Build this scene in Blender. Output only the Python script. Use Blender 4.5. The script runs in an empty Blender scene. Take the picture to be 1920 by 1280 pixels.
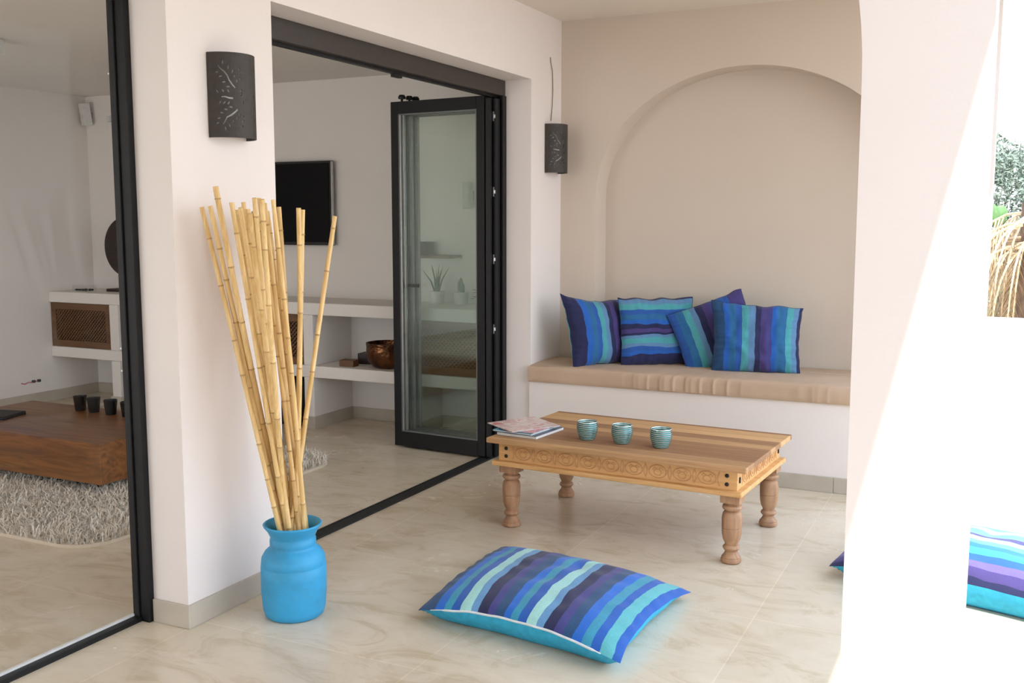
import bpy, bmesh, math, random
from mathutils import Vector, Matrix, geometry, noise
C = bpy.context.scene.collection
sc = bpy.context.scene
PI = math.pi

# ---------------------------------------------------------------- camera, sky, sun, exposure
cam_d = bpy.data.cameras.new('camera'); cam = bpy.data.objects.new('camera', cam_d); C.objects.link(cam)
cam_d.sensor_width = 36.0; cam_d.lens = 36.0 * 1899.49 / 1920.0; cam_d.clip_start = 0.02
_yaw, _pit, _rol = math.radians(25.7972), math.radians(6.79887), math.radians(0.0308)
_f = Vector((-math.sin(_yaw) * math.cos(_pit), math.cos(_yaw) * math.cos(_pit), -math.sin(_pit)))
_r = Vector((math.cos(_yaw), math.sin(_yaw), 0)); _u = _r.cross(_f)
_r2 = _r * math.cos(_rol) + _u * math.sin(_rol); _u2 = _u * math.cos(_rol) - _r * math.sin(_rol)
_M = Matrix((_r2, _u2, -_f)).transposed().to_4x4(); _M.translation = Vector((2.557, 0, 1.45))
cam.matrix_world = _M
sc.camera = cam

w = bpy.data.worlds.new('sky'); sc.world = w; w.use_nodes = True
nt = w.node_tree; nt.nodes.clear()
bg = nt.nodes.new('ShaderNodeBackground'); wo = nt.nodes.new('ShaderNodeOutputWorld')
tc = nt.nodes.new('ShaderNodeTexCoord'); sx = nt.nodes.new('ShaderNodeSeparateXYZ'); cr = nt.nodes.new('ShaderNodeValToRGB')
nt.links.new(tc.outputs['Generated'], sx.inputs[0]); nt.links.new(sx.outputs['Z'], cr.inputs[0])
cr.color_ramp.elements[0].position = 0.0; cr.color_ramp.elements[0].color = (0.95, 0.97, 1.0, 1)
cr.color_ramp.elements[1].position = 0.7; cr.color_ramp.elements[1].color = (0.62, 0.78, 1.0, 1)
nt.links.new(cr.outputs[0], bg.inputs[0]); bg.inputs[1].default_value = 1.8
nt.links.new(bg.outputs[0], wo.inputs[0])

sun_d = bpy.data.lights.new('sun', 'SUN'); sun = bpy.data.objects.new('sun', sun_d); C.objects.link(sun)
sun_d.energy = 3.4; sun_d.color = (1.0, 0.96, 0.88); sun_d.angle = math.radians(0.53)
sun.rotation_euler = Vector((-0.2183, 0.45, -1.0)).to_track_quat('-Z', 'Y').to_euler()
sun.location = (4, -3, 8)

vs = sc.view_settings
sc.display_settings.display_device = 'sRGB'
vs.view_transform = 'Standard'; vs.look = 'None'; vs.gamma = 1.0; vs.use_curve_mapping = False
vs.exposure = 1.02

sc.cycles.transparent_max_bounces = 32     # three folded leaves of glass, seen and lit through

# ---------------------------------------------------------------- materials
MATS = {}
class NT:
    def __init__(s, name):
        s.m = bpy.data.materials.new(name); s.m.use_nodes = True
        s.t = s.m.node_tree; s.b = s.t.nodes['Principled BSDF']; s.o = s.t.nodes['Material Output']
    def n(s, typ, **k):
        x = s.t.nodes.new(typ)
        for a, v in k.items(): setattr(x, a, v)
        return x
    def l(s, a, b): s.t.links.new(a, b)
    def coord(s, kind='Object', scale=(1, 1, 1), rot=(0, 0, 0)):
        c = s.n('ShaderNodeTexCoord'); mp = s.n('ShaderNodeMapping')
        mp.inputs['Scale'].default_value = scale; mp.inputs['Rotation'].default_value = rot
        s.l(c.outputs[kind], mp.inputs[0]); return mp.outputs[0]
    def noise(s, vec, scale=5, detail=4, rough=0.55, dist=0):
        x = s.n('ShaderNodeTexNoise'); s.l(vec, x.inputs['Vector'])
        x.inputs['Scale'].default_value = scale; x.inputs['Detail'].default_value = detail
        x.inputs['Roughness'].default_value = rough; x.inputs['Distortion'].default_value = dist
        return x.outputs['Fac']
    def ramp(s, fac, stops, mode='LINEAR'):
        x = s.n('ShaderNodeValToRGB'); s.l(fac, x.inputs[0]); r = x.color_ramp; r.interpolation = mode
        while len(r.elements) < len(stops): r.elements.new(0.5)
        for e, (p, c) in zip(r.elements, stops):
            e.position = p; e.color = (*c, 1)
        return x.outputs[0]
    def mix(s, fac, a, b, mode='MIX'):
        x = s.n('ShaderNodeMix', data_type='RGBA', blend_type=mode)
        for i, v in ((0, fac), (6, a), (7, b)):
            if hasattr(v, 'is_linked') or hasattr(v, 'links'): s.l(v, x.inputs[i])
            elif i == 0: x.inputs[0].default_value = v
            else: x.inputs[i].default_value = (*v, 1)
        return x.outputs[2]
    def math(s, op, a, b=0.0):
        x = s.n('ShaderNodeMath', operation=op)
        for i, v in ((0, a), (1, b)):
            if hasattr(v, 'links'): s.l(v, x.inputs[i])
            else: x.inputs[i].default_value = v
        return x.outputs[0]
    def bump(s, h, strength=0.2, dist=0.01):
        x = s.n('ShaderNodeBump'); x.inputs['Strength'].default_value = strength; x.inputs['Distance'].default_value = dist
        s.l(h, x.inputs['Height']); s.l(x.outputs[0], s.b.inputs['Normal'])
    def col(s, v):
        if hasattr(v, 'links'): s.l(v, s.b.inputs['Base Color'])
        else: s.b.inputs['Base Color'].default_value = (*v, 1)
    def rough(s, v): s.b.inputs['Roughness'].default_value = v

def mat_plain(name, c, rough=0.5, metal=0.0, var=0.08, scale=30, bump=0.0):
    a = NT(name); v = a.coord(); f = a.noise(v, scale, 3)
    d = tuple(x * (1 - var) for x in c); e = tuple(min(1, x * (1 + var)) for x in c)
    a.col(a.ramp(f, [(0.3, d), (0.7, e)])); a.rough(rough); a.b.inputs['Metallic'].default_value = metal
    if bump: a.bump(f, bump, 0.004)
    MATS[name] = a.m; return a.m

def mat_plaster(name, c):
    a = NT(name); v = a.coord(); f = a.noise(v, 1.3, 4); g = a.noise(v, 60, 4)
    d = tuple(x * 0.965 for x in c)
    a.col(a.ramp(f, [(0.3, d), (0.7, c)])); a.rough(0.9); a.bump(g, 0.12, 0.004)
    a.b.inputs['Specular IOR Level'].default_value = 0.2
    MATS[name] = a.m; return a.m

def mat_floor(name, rough=0.22):
    a = NT(name); v = a.coord('Object')
    big = a.noise(v, 1.6, 6, 0.6, 0.8); vs_ = a.noise(a.coord('Object', (1, 2.0, 1), (0, 0, 0.5)), 3.2, 9, 0.68, 1.2)
    base = a.ramp(big, [(0.25, (0.59, 0.48, 0.34)), (0.5, (0.70, 0.60, 0.46)), (0.75, (0.78, 0.69, 0.55))])
    vein = a.ramp(vs_, [(0.36, (0.52, 0.41, 0.26)), (0.48, (0.72, 0.62, 0.48)), (0.7, (0.82, 0.74, 0.61))])
    c = a.mix(0.5, base, vein)
    br = a.n('ShaderNodeTexBrick'); a.l(v, br.inputs['Vector']); br.offset = 0.0
    br.inputs['Scale'].default_value = 1.0; br.inputs['Brick Width'].default_value = 0.9; br.inputs['Row Height'].default_value = 0.9
    br.inputs['Mortar Size'].default_value = 0.0022; br.inputs['Mortar Smooth'].default_value = 0.3
    br.inputs['Color1'].default_value = (1, 1, 1, 1); br.inputs['Color2'].default_value = (0.94, 0.93, 0.92, 1)
    br.inputs['Mortar'].default_value = (1.12, 1.12, 1.12, 1)
    c = a.mix(1.0, c, br.outputs['Color'], 'MULTIPLY'); a.col(c)
    rr = a.math('MULTIPLY', big, 0.25); rr = a.math('ADD', rr, rough - 0.1); a.l(rr, a.b.inputs['Roughness'])
    a.b.inputs['Specular IOR Level'].default_value = 0.45
    MATS[name] = a.m; return a.m

def mat_wood(name, dark, light, plank=0.0, axis='Y', grain=(1.5, 22, 22), rough=0.5, var=0.55, bump=0.08):
    a = NT(name); c = a.n('ShaderNodeTexCoord'); mp = a.n('ShaderNodeMapping'); mp.inputs['Scale'].default_value = grain
    vec = c.outputs['Object']
    if plank:
        s = a.n('ShaderNodeSeparateXYZ'); a.l(vec, s.inputs[0])
        pl = a.math('FLOOR', a.math('DIVIDE', s.outputs[axis], plank))
        wn = a.n('ShaderNodeTexWhiteNoise', noise_dimensions='1D'); a.l(pl, wn.inputs['W'])
        va = a.n('ShaderNodeVectorMath', operation='ADD'); sc_ = a.n('ShaderNodeVectorMath', operation='SCALE')
        a.l(wn.outputs['Color'], sc_.inputs[0]); sc_.inputs['Scale'].default_value = 7.0
        a.l(vec, va.inputs[0]); a.l(sc_.outputs[0], va.inputs[1]); vec = va.outputs[0]
    a.l(vec, mp.inputs[0])
    g = a.noise(mp.outputs[0], 1.0, 7, 0.62, 1.2)
    f = g
    if plank:
        x = a.math('MULTIPLY', wn.outputs['Value'], var); f = a.math('ADD', a.math('MULTIPLY', g, 1 - var), x)
    mid = tuple((p + q) / 2 for p, q in zip(dark, light))
    col = a.ramp(f, [(0.25, dark), (0.5, mid), (0.75, light)])
    if plank:
        fr = a.math('FRACT', a.math('DIVIDE', s.outputs[axis], plank))
        e = a.math('LESS_THAN', fr, 0.025)
        col = a.mix(e, col, tuple(q * 0.45 for q in dark))
    a.col(col); a.rough(rough); a.bump(g, bump, 0.003)
    MATS[name] = a.m; return a.m

def mat_glass(name, tint=(0.8, 0.86, 0.84), base=0.06, rough=0.0):
    a = NT(name); a.t.nodes.remove(a.b)
    tr = a.n('ShaderNodeBsdfTransparent'); tr.inputs[0].default_value = (*tint, 1)
    gl = a.n('ShaderNodeBsdfGlossy'); gl.inputs['Roughness'].default_value = rough; gl.inputs[0].default_value = (0.9, 1, 0.96, 1)
    lw = a.n('ShaderNodeLayerWeight'); lw.inputs[0].default_value = 0.5
    f = a.math('ADD', a.math('MULTIPLY', a.math('POWER', lw.outputs['Facing'], 5.0), 0.9), base)
    mx = a.n('ShaderNodeMixShader'); a.l(f, mx.inputs[0]); a.l(tr.outputs[0], mx.inputs[1]); a.l(gl.outputs[0], mx.inputs[2])
    a.l(mx.outputs[0], a.o.inputs[0]); MATS[name] = a.m; return a.m

NAVY = (0.014, 0.018, 0.085); IND = (0.055, 0.055, 0.25); PUR = (0.075, 0.04, 0.20); DTEAL = (0.015, 0.075, 0.20)
BLUE = (0.010, 0.115, 0.52); BRI = (0.012, 0.16, 0.68); TBL = (0.02, 0.20, 0.42); TEAL = (0.04, 0.33, 0.50)
AQUA = (0.12, 0.50, 0.55); PALE = (0.42, 0.78, 0.74); STEEL = (0.14, 0.34, 0.60); TURQ = (0.035, 0.42, 0.66)

def mat_stripes(name, stripes, axis='X'):
    """stripes: list of (relative width, colour) across the cloth, woven in bands"""
    a = NT(name); uv = a.n('ShaderNodeUVMap'); s = a.n('ShaderNodeSeparateXYZ'); a.l(uv.outputs[0], s.inputs[0])
    v = a.coord()
    wob = a.math('MULTIPLY', a.math('SUBTRACT', a.noise(v, 9, 2), 0.5), 0.018)
    f = a.math('ADD', s.outputs[axis], wob)
    tot = sum(x for x, c in stripes); p = 0; st = []
    for x, c in stripes: st.append((p / tot, c)); p += x
    col = a.ramp(f, st[:32], 'CONSTANT')
    weave = a.noise(a.coord('Object', (1, 1, 1)), 260, 2); mott = a.noise(v, 14, 4)
    col = a.mix(0.35, col, a.ramp(weave, [(0.3, (0.45, 0.45, 0.45)), (0.7, (1, 1, 1))]), 'MULTIPLY')
    col = a.mix(0.25, col, a.ramp(mott, [(0.3, (0.6, 0.6, 0.6)), (0.7, (1, 1, 1))]), 'MULTIPLY')
    a.col(col); a.rough(0.85); a.b.inputs['Sheen Weight'].default_value = 0.15
    a.bump(weave, 0.25, 0.002); MATS[name] = a.m; return a.m

mat_plaster('plaster', (0.86, 0.79, 0.755))
mat_plaster('plaster_inside', (0.84, 0.79, 0.74))
mat_plaster('plaster_shaded', (0.70, 0.60, 0.51))  # back wall shade put into the colour, a darker warmer copy of the plaster
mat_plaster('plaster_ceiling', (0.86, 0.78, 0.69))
mat_floor('marble_floor')
mat_plain('stone_skirting', (0.52, 0.46, 0.38), 0.35, var=0.07, scale=6)
mat_plain('black_frame', (0.007, 0.007, 0.008), 0.45, var=0.15)
MATS['black_frame'].node_tree.nodes['Principled BSDF'].inputs['Specular IOR Level'].default_value = 0.3
mat_plain('brown_frame', (0.042, 0.032, 0.027), 0.45, var=0.1)
mat_plain('rubber', (0.01, 0.01, 0.01), 0.7)
mat_plain('steel_fitting', (0.55, 0.55, 0.55), 0.3, 0.9)
mat_plain('grey_spacer', (0.16, 0.17, 0.17), 0.4, 0.4)
mat_plain('white_plastic', (0.7, 0.69, 0.67), 0.4)
mat_glass('pane_glass', (0.945, 0.965, 0.957), 0.04)
mat_glass('clear_glass', (0.98, 0.98, 0.98), 0.004)
mat_wood('table_wood', (0.30, 0.145, 0.065), (0.68, 0.40, 0.18), plank=0.088, axis='Y', grain=(2.2, 34, 34), var=0.52, rough=0.62)
mat_wood('relief_wood', (0.46, 0.22, 0.085), (0.66, 0.36, 0.15), grain=(3, 30, 30), rough=0.55)
mat_wood('apron_wood', (0.56, 0.29, 0.10), (0.84, 0.50, 0.21), grain=(3, 30, 30), rough=0.5)
mat_wood('leg_wood', (0.26, 0.13, 0.075), (0.55, 0.32, 0.17), grain=(22, 22, 3), rough=0.6)
mat_wood('coffee_wood', (0.075, 0.022, 0.005), (0.31, 0.12, 0.028), grain=(2.5, 18, 24), rough=0.4)
mat_wood('lattice_wood', (0.09, 0.038, 0.013), (0.20, 0.09, 0.036), grain=(3, 22, 22), rough=0.5)
mat_wood('dark_wood', (0.014, 0.008, 0.006), (0.040, 0.020, 0.013), grain=(8, 30, 30), rough=0.5)
mat_wood('bamboo_skin', (0.62, 0.37, 0.12), (0.94, 0.70, 0.34), grain=(50, 50, 4), rough=0.42, bump=0.05)
mat_plain('bamboo_node', (0.52, 0.32, 0.13), 0.6)
mat_plain('bronze_sheet', (0.060, 0.052, 0.046), 0.6, 0.35, var=0.15, scale=50, bump=0.15)
mat_plain('iron', (0.035, 0.03, 0.03), 0.5, 0.7)
mat_plain('turquoise_cloth', TURQ, 0.85, var=0.12, scale=40, bump=0.1)
mat_plain('aqua_cloth', (0.08, 0.45, 0.52), 0.85, var=0.12, scale=40, bump=0.1)
mat_plain('navy_cloth', NAVY, 0.85)
mat_plain('zip_white', (0.75, 0.78, 0.80), 0.6)
mat_plain('white_liner', (0.85, 0.84, 0.82), 0.7)
mat_plain('candle_wax', (0.80, 0.66, 0.45), 0.5)
mat_plain('black_glass', (0.008, 0.008, 0.009), 0.18)
mat_plain('paper', (0.72, 0.72, 0.70), 0.6)
mat_plain('leaf_green', (0.045, 0.11, 0.045), 0.5, var=0.3)
mat_plain('cactus_green', (0.12, 0.24, 0.08), 0.5, var=0.2)
mat_plain('bush_leaf', (0.17, 0.21, 0.16), 0.6, var=0.35)
mat_plain('bark', (0.16, 0.10, 0.07), 0.9, var=0.4, scale=8, bump=0.5)
mat_plain('dry_frond', (0.62, 0.47, 0.31), 0.8, var=0.4, scale=6)
mat_plain('ground_sand', (0.30, 0.27, 0.18), 0.95, var=0.15, scale=2)
mat_plain('pink', (0.55, 0.12, 0.16), 0.6, var=0.4, scale=40)

mat_plain('unseen_dark_earth', (0.13, 0.095, 0.06), 0.95, var=0.35, scale=25)  # dark earth colour for unseen ground, added to weaken bounce light
# hammered copper
a = NT('copper'); v = a.coord(); vo = a.n('ShaderNodeTexVoronoi'); a.l(v, vo.inputs['Vector']); vo.inputs['Scale'].default_value = 55
n_ = a.noise(v, 12, 4)
a.col(a.ramp(n_, [(0.3, (0.035, 0.018, 0.011)), (0.7, (0.26, 0.11, 0.05))])); a.rough(0.3); a.b.inputs['Metallic'].default_value = 0.95
a.bump(vo.outputs['Distance'], 0.5, 0.004); MATS['copper'] = a.m
# worn blue paint of the urn
a = NT('blue_paint'); v = a.coord(); n1 = a.noise(v, 5, 6, 0.65); n2 = a.noise(a.coord('Object', (3, 3, 26)), 2.2, 6, 0.7)
c1 = a.ramp(n1, [(0.3, (0.035, 0.27, 0.46)), (0.5, (0.035, 0.34, 0.62)), (0.72, (0.035, 0.40, 0.76))])
wear = a.ramp(n2, [(0.60, (0, 0, 0)), (0.78, (0.55, 0.55, 0.55))])
c2 = a.mix(wear, c1, (0.16, 0.27, 0.33)); a.col(c2); a.rough(0.5); a.bump(n2, 0.25, 0.004); MATS['blue_paint'] = a.m
# beige canvas
a = NT('beige_canvas'); v = a.coord(); n1 = a.noise(v, 300, 2); n2 = a.noise(v, 3, 3)
a.col(a.ramp(n2, [(0.3, (0.52, 0.37, 0.26)), (0.7, (0.60, 0.44, 0.32))])); a.rough(0.9); a.bump(n1, 0.15, 0.002); MATS['beige_canvas'] = a.m
# shag strands
a = NT('shag'); oi = a.n('ShaderNodeUVMap'); s = a.n('ShaderNodeSeparateXYZ'); a.l(oi.outputs[0], s.inputs[0])
a.col(a.ramp(s.outputs['X'], [(0.0, (0.66, 0.55, 0.42)), (0.5, (0.86, 0.77, 0.64)), (1.0, (0.96, 0.93, 0.87))])); a.rough(0.8)
a.b.inputs['Sheen Weight'].default_value = 0.3; MATS['shag'] = a.m
# candle glass: turquoise mercury glass, silver ribs
a = NT('mercury_glass'); s = a.n('ShaderNodeSeparateXYZ'); a.l(a.coord(), s.inputs[0])
fr = a.math('FRACT', a.math('MULTIPLY', s.outputs['Z'], 1 / 0.0088)); n_ = a.noise(a.coord(), 40, 3)
fr = a.math('ADD', fr, a.math('MULTIPLY', a.math('SUBTRACT', n_, 0.5), 0.25))
a.col(a.ramp(fr, [(0.28, (0.03, 0.15, 0.16)), (0.42, (0.12, 0.36, 0.36)), (0.58, (0.92, 0.95, 0.90)), (0.82, (0.80, 0.88, 0.82)), (0.93, (0.03, 0.13, 0.15))]))
a.rough(0.22); a.b.inputs['Metallic'].default_value = 0.55; MATS['mercury_glass'] = a.m
# magazine covers
def mat_cover(name, c0, c1, c2, scale):
    a = NT(name); v = a.coord(); n_ = a.noise(v, scale, 3, 0.5, 1.0)
    a.col(a.ramp(n_, [(0.30, c0), (0.46, c1), (0.58, c2), (0.7, c1)])); a.rough(0.3); MATS[name] = a.m
mat_cover('cover_red', (0.58, 0.08, 0.09), (0.78, 0.68, 0.63), (0.62, 0.36, 0.34), 11)
mat_cover('cover_pink', (0.55, 0.14, 0.20), (0.70, 0.35, 0.38), (0.25, 0.10, 0.10), 18)
mat_plain('cover_teal', (0.03, 0.28, 0.46), 0.3)
mat_plain('cover_dark', (0.06, 0.08, 0.12), 0.3)
# screen
a = NT('tv_screen'); a.col((0.004, 0.004, 0.005)); a.rough(0.25); a.b.inputs['Specular IOR Level'].default_value = 0.12; MATS['tv_screen'] = a.m

# ---------------------------------------------------------------- mesh helpers
class MB:
    def __init__(s): s.v = []; s.f = []; s.uv = []
    def add(s, vs, fs, uvs=None):
        o = len(s.v); s.v += [tuple(p) for p in vs]; s.f += [tuple(i + o for i in f) for f in fs]
        s.uv += (uvs if uvs else [(0.5, 0.5)] * len(vs)); return s
    def box(s, x0, x1, y0, y1, z0, z1):
        return s.add([(x, y, z) for x in (x0, x1) for y in (y0, y1) for z in (z0, z1)],
                     [(0, 1, 3, 2), (4, 6, 7, 5), (0, 4, 5, 1), (2, 3, 7, 6), (0, 2, 6, 4), (1, 5, 7, 3)])
    def obox(s, c, hx, hy, hz, rz=0, rx=0, ry=0):
        M = Matrix.Translation(c) @ Matrix.Rotation(rz, 4, 'Z') @ Matrix.Rotation(ry, 4, 'Y') @ Matrix.Rotation(rx, 4, 'X')
        return s.add([M @ Vector((a * hx, b * hy, c_ * hz)) for a in (-1, 1) for b in (-1, 1) for c_ in (-1, 1)],
                     [(0, 1, 3, 2), (4, 6, 7, 5), (0, 4, 5, 1), (2, 3, 7, 6), (0, 2, 6, 4), (1, 5, 7, 3)])
    def lathe(s, prof, n=40, c=(0, 0), cap=True):
        vs = []; fs = []
        for r, z in prof:
            for k in range(n):
                t = 2 * PI * k / n; vs.append((c[0] + r * math.cos(t), c[1] + r * math.sin(t), z))
        for i in range(len(prof) - 1):
            for k in range(n):
                fs.append((i * n + k, i * n + (k + 1) % n, (i + 1) * n + (k + 1) % n, (i + 1) * n + k))
        if cap:
            fs.append(tuple(range(n - 1, -1, -1))); fs.append(tuple((len(prof) - 1) * n + k for k in range(n)))
        return s.add(vs, fs)
    def tube(s, pts, r, n=8, closed=False, cap=True):
        pts = [Vector(p) for p in pts]; m = len(pts); rr = r if isinstance(r, (list, tuple)) else [r] * m
        vs = []; fs = []; up = None
        for i, p in enumerate(pts):
            if closed: t = (pts[(i + 1) % m] - pts[i - 1])
            else: t = pts[min(i + 1, m - 1)] - pts[max(i - 1, 0)]
            t.normalize()
            if up is None: up = t.orthogonal().normalized()
            up = (up - t * up.dot(t)); up = up.normalized() if up.length > 1e-6 else t.orthogonal().normalized()
            q = t.cross(up)
            for k in range(n):
                a_ = 2 * PI * k / n; vs.append(p + (up * math.cos(a_) + q * math.sin(a_)) * rr[i])
        for i in range(m if closed else m - 1):
            j = (i + 1) % m
            for k in range(n): fs.append((i * n + k, i * n + (k + 1) % n, j * n + (k + 1) % n, j * n + k))
        if cap and not closed: fs.append(tuple(range(n - 1, -1, -1))); fs.append(tuple((m - 1) * n + k for k in range(n)))
        return s.add(vs, fs)
    def build(s, name, mat, parent=None, smooth=False, bevel=0, loc=None, rot=None, fixn=True, seg=2):
        me = bpy.data.meshes.new(name); me.from_pydata(s.v, [], s.f)
        if any(u != (0.5, 0.5) for u in s.uv):
            ul = me.uv_layers.new(name='UVMap')
            for lp in me.loops: ul.data[lp.index].uv = s.uv[lp.vertex_index]
        if fixn:
            bm = bmesh.new(); bm.from_mesh(me); bmesh.ops.recalc_face_normals(bm, faces=bm.faces); bm.to_mesh(me); bm.free()
        me.materials.append(MATS[mat])
        if smooth:
            me.polygons.foreach_set('use_smooth', [True] * len(me.polygons))
            if smooth != 'all': me.set_sharp_from_angle(angle=math.radians(40))
        me.update()
        o = bpy.data.objects.new(name, me); C.objects.link(o)
        if parent: o.parent = parent
        if loc: o.location = loc
        if rot: o.rotation_euler = rot
        if bevel:
            b = o.modifiers.new('bevel', 'BEVEL'); b.width = bevel; b.segments = seg; b.limit_method = 'ANGLE'
        return o

def thing(name, label, cat, loc=(0, 0, 0), rot=(0, 0, 0), group=None):
    o = bpy.data.objects.new(name, None); C.objects.link(o); o.location = loc; o.rotation_euler = rot
    o.empty_display_size = 0.1; return tag(o, label, cat, group)
def tag(o, label, cat, group=None):
    o['label'] = label; o['category'] = cat
    if group: o['group'] = group
    return o
def struct(o): o['kind'] = 'structure'; return o
def bx(*a): return MB().box(*a)

# ---------------------------------------------------------------- setting
struct(bx(-4.6, 2.8, -3.0, 6.4, -0.12, 0.0).box(2.8, 3.35, 1.9, 6.4, -0.12, 0.0).build('floor', 'marble_floor'))
struct(bx(2.8, 3.35, -3.0, 1.9, -0.3, -0.03).build('ground', 'unseen_dark_earth'))  # dark earth added out of view to cut bounce onto the pillar
# long wall between terrace and living room: openings y -0.6..2.634 and 3.18..5.52, head at 2.278
m = MB(); m.box(-0.242, 0, 2.634, 3.18, 0, 2.278); m.box(-0.26, 0, 5.55, 6.4, 0, 2.278)
m.box(-0.26, 0, -1.5, -1.2, 0, 2.278); m.box(-0.26, 0, -1.5, 6.4, 2.278, 2.9)
struct(m.build('wall_left', 'plaster'))
# back wall with shallow arched niche
cx, ra = 1.164, 0.927; zs, rb = 1.60, 0.744
arch = [(cx - ra, 0.0)] + [(cx - ra * math.cos(t), zs + rb * math.sin(t)) for t in [PI * i / 64 for i in range(65)]] + [(cx + ra, 0.0)]
def panel_with_arch(x0, x1, z0, z1, arch, y0, y1, mat, name):
    """wall slab spanning y0..y1 whose arch-shaped opening starts at its foot"""
    outer = [(x0, z0), (x0, z1), (x1, z1), (x1, z0)]
    poly = [(x0, z0)] + arch + [(x1, z0), (x1, z1), (x0, z1)]
    tri = geometry.tessellate_polygon([[Vector((p[0], p[1], 0)) for p in poly]])
    n = len(poly); m = MB()
    vs = [(p[0], y0, p[1]) for p in poly] + [(p[0], y1, p[1]) for p in poly]
    fs = [tuple(t) for t in tri] + [tuple(i + n for i in reversed(t)) for t in tri]
    fs += [(i, (i + 1) % n, (i + 1) % n + n, i + n) for i in range(n)]
    m.add(vs, fs); return m.build(name, mat)
struct(panel_with_arch(0.0, 2.2, 0.0, 2.685, arch, 6.0, 6.19, 'plaster_shaded', 'wall_back'))
struct(bx(0.0, 2.2, 6.19, 6.4, 0, 2.685).build('wall_back', 'plaster_shaded'))
struct(bx(2.2, 2.49, 6.0, 6.4, 0, 2.685).build('wall_back', 'plaster'))  # sunlit end of the same wall, left in the lighter plaster
struct(bx(2.49, 6.2, 6.0, 6.2, 0, 0.921).build('wall_parapet', 'plaster'))
# cross wall with the wide arch that starts on the near pillar
zt = 2.685; rr = 0.985
pts = [(2.525, 0.0), (2.525, zt), (2.312 - rr, zt)] + [(2.312 - rr + rr * math.sin(t), (zt - rr) + rr * math.cos(t)) for t in [PI / 2 * i / 32 for i in range(1, 33)]] + [(2.318, 0.0)]
tri = geometry.tessellate_polygon([[Vector((p[0], p[1], 0)) for p in pts]]); n = len(pts)
m = MB(); m.add([(p[0], 1.95, p[1]) for p in pts] + [(p[0], 2.25, p[1]) for p in pts],
    [tuple(t) for t in tri] + [tuple(i + n for i in reversed(t)) for t in tri] + [(i, (i + 1) % n, (i + 1) % n + n, i + n) for i in range(n)])
struct(m.build('wall_right', 'plaster'))
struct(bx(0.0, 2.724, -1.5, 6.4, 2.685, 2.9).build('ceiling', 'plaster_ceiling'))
# living room shell, with unseen walls added to cut light
struct(bx(2.3, 10.0, -3.3, -3.0, -0.02, 6.0).build('wall_front_unseen', 'plaster'))  # added wall, never in view; blocks sky light that overlit the pillar
struct(bx(-0.26, 2.3, -1.7, -1.5, 0, 2.9).build('wall_front_unseen', 'plaster'))  # added end wall, out of view; dims light on back wall and pillar
struct(bx(-4.6, -0.26, 6.15, 6.4, 0, 2.9).build('wall_back', 'plaster_inside'))
struct(bx(-4.6, -4.326, -1.5, 6.15, 0, 2.9).build('wall_left', 'plaster_inside'))
m = MB(); m.box(-4.326, -4.0, -1.7, -1.5, 0, 2.9); m.box(-0.7, -0.26, -1.7, -1.5, 0, 2.9); m.box(-4.0, -0.7, -1.7, -1.5, 2.3, 2.9)  # unseen wall; its wide opening is added to let fill light in
struct(m.build('wall_front_unseen', 'plaster_inside'))
struct(bx(-4.326, -0.26, -1.5, 6.15, 2.46, 2.6).build('ceiling', 'plaster_inside'))
# bench of masonry
struct(bx(0.0, 2.25, 5.53, 6.0, 0, 0.48).box(0.24, 2.088, 6.0, 6.188, 0, 0.48).build('wall_bench', 'plaster'))
# skirtings
H = 0.085; T = 0.012
def sk(side, *boxes):
    m = MB()
    for b in boxes: m.box(*b)
    return struct(m.build('baseboard_' + side, 'stone_skirting', bevel=0.0015))
sk('left', (-0.16, T, 2.634 - T, 2.634, 0.0005, H), (0, T, 2.634, 3.18, 0.0005, H))
sk('left', (0, T, 5.55, 5.53 - T, 0.0005, H), (-0.16, T, 5.55 - T, 5.55, 0.0005, H))
sk('bench', (0, 0.9, 5.53 - T, 5.53, 0.0005, H), (0.902, 1.8, 5.53 - T, 5.53, 0.0005, H), (1.802, 2.25, 5.53 - T, 5.53, 0.0005, H))
sk('living_room', (-4.326, -0.26, 6.15 - T, 6.15, 0.0005, H), (-4.326, -4.326 + T, -1.5, 6.15 - T, 0.0005, H))
# outdoor ground beyond the terrace
struct(bx(-14, 20, 6.4, 40, -0.3, -0.1).build('ground', 'ground_sand'))
struct(bx(3.35, 20, -12, 6.4, -0.3, -0.03).build('ground', 'unseen_dark_earth'))  # unseen dark earth, added so less light bounces onto the walls

# ---------------------------------------------------------------- door and window frames
ZH = 2.278
# folding door frame
fd = struct(bx(-0.258, -0.17, 3.18, 5.55, 2.187, ZH - 0.001).build('door_1', 'brown_frame', bevel=0.002))
bx(-0.235, -0.205, 3.181, 5.545, 2.175, 2.187).build('track', 'black_frame', fd)
bx(-0.275, -0.20, 3.18, 5.55, 0.0, 0.006).box(-0.275, -0.267, 3.18, 5.55, 0.006, 0.010).box(-0.207, -0.20, 3.18, 5.55, 0.006, 0.010).build('threshold', 'rubber', fd)
bx(-0.258, -0.17, 5.515, 5.549, 0.0, 2.187).box(-0.175, -0.162, 5.500, 5.549, 0.0, 2.187).build('jamb', 'black_frame', fd, bevel=0.002)
bx(-0.258, -0.17, 3.181, 3.215, 0.0, 2.187).build('jamb', 'black_frame', fd)
MB().obox((-0.222, 4.42, 2.168), 0.012, 0.035, 0.008).build('track_catch', 'black_frame', fd)
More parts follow.
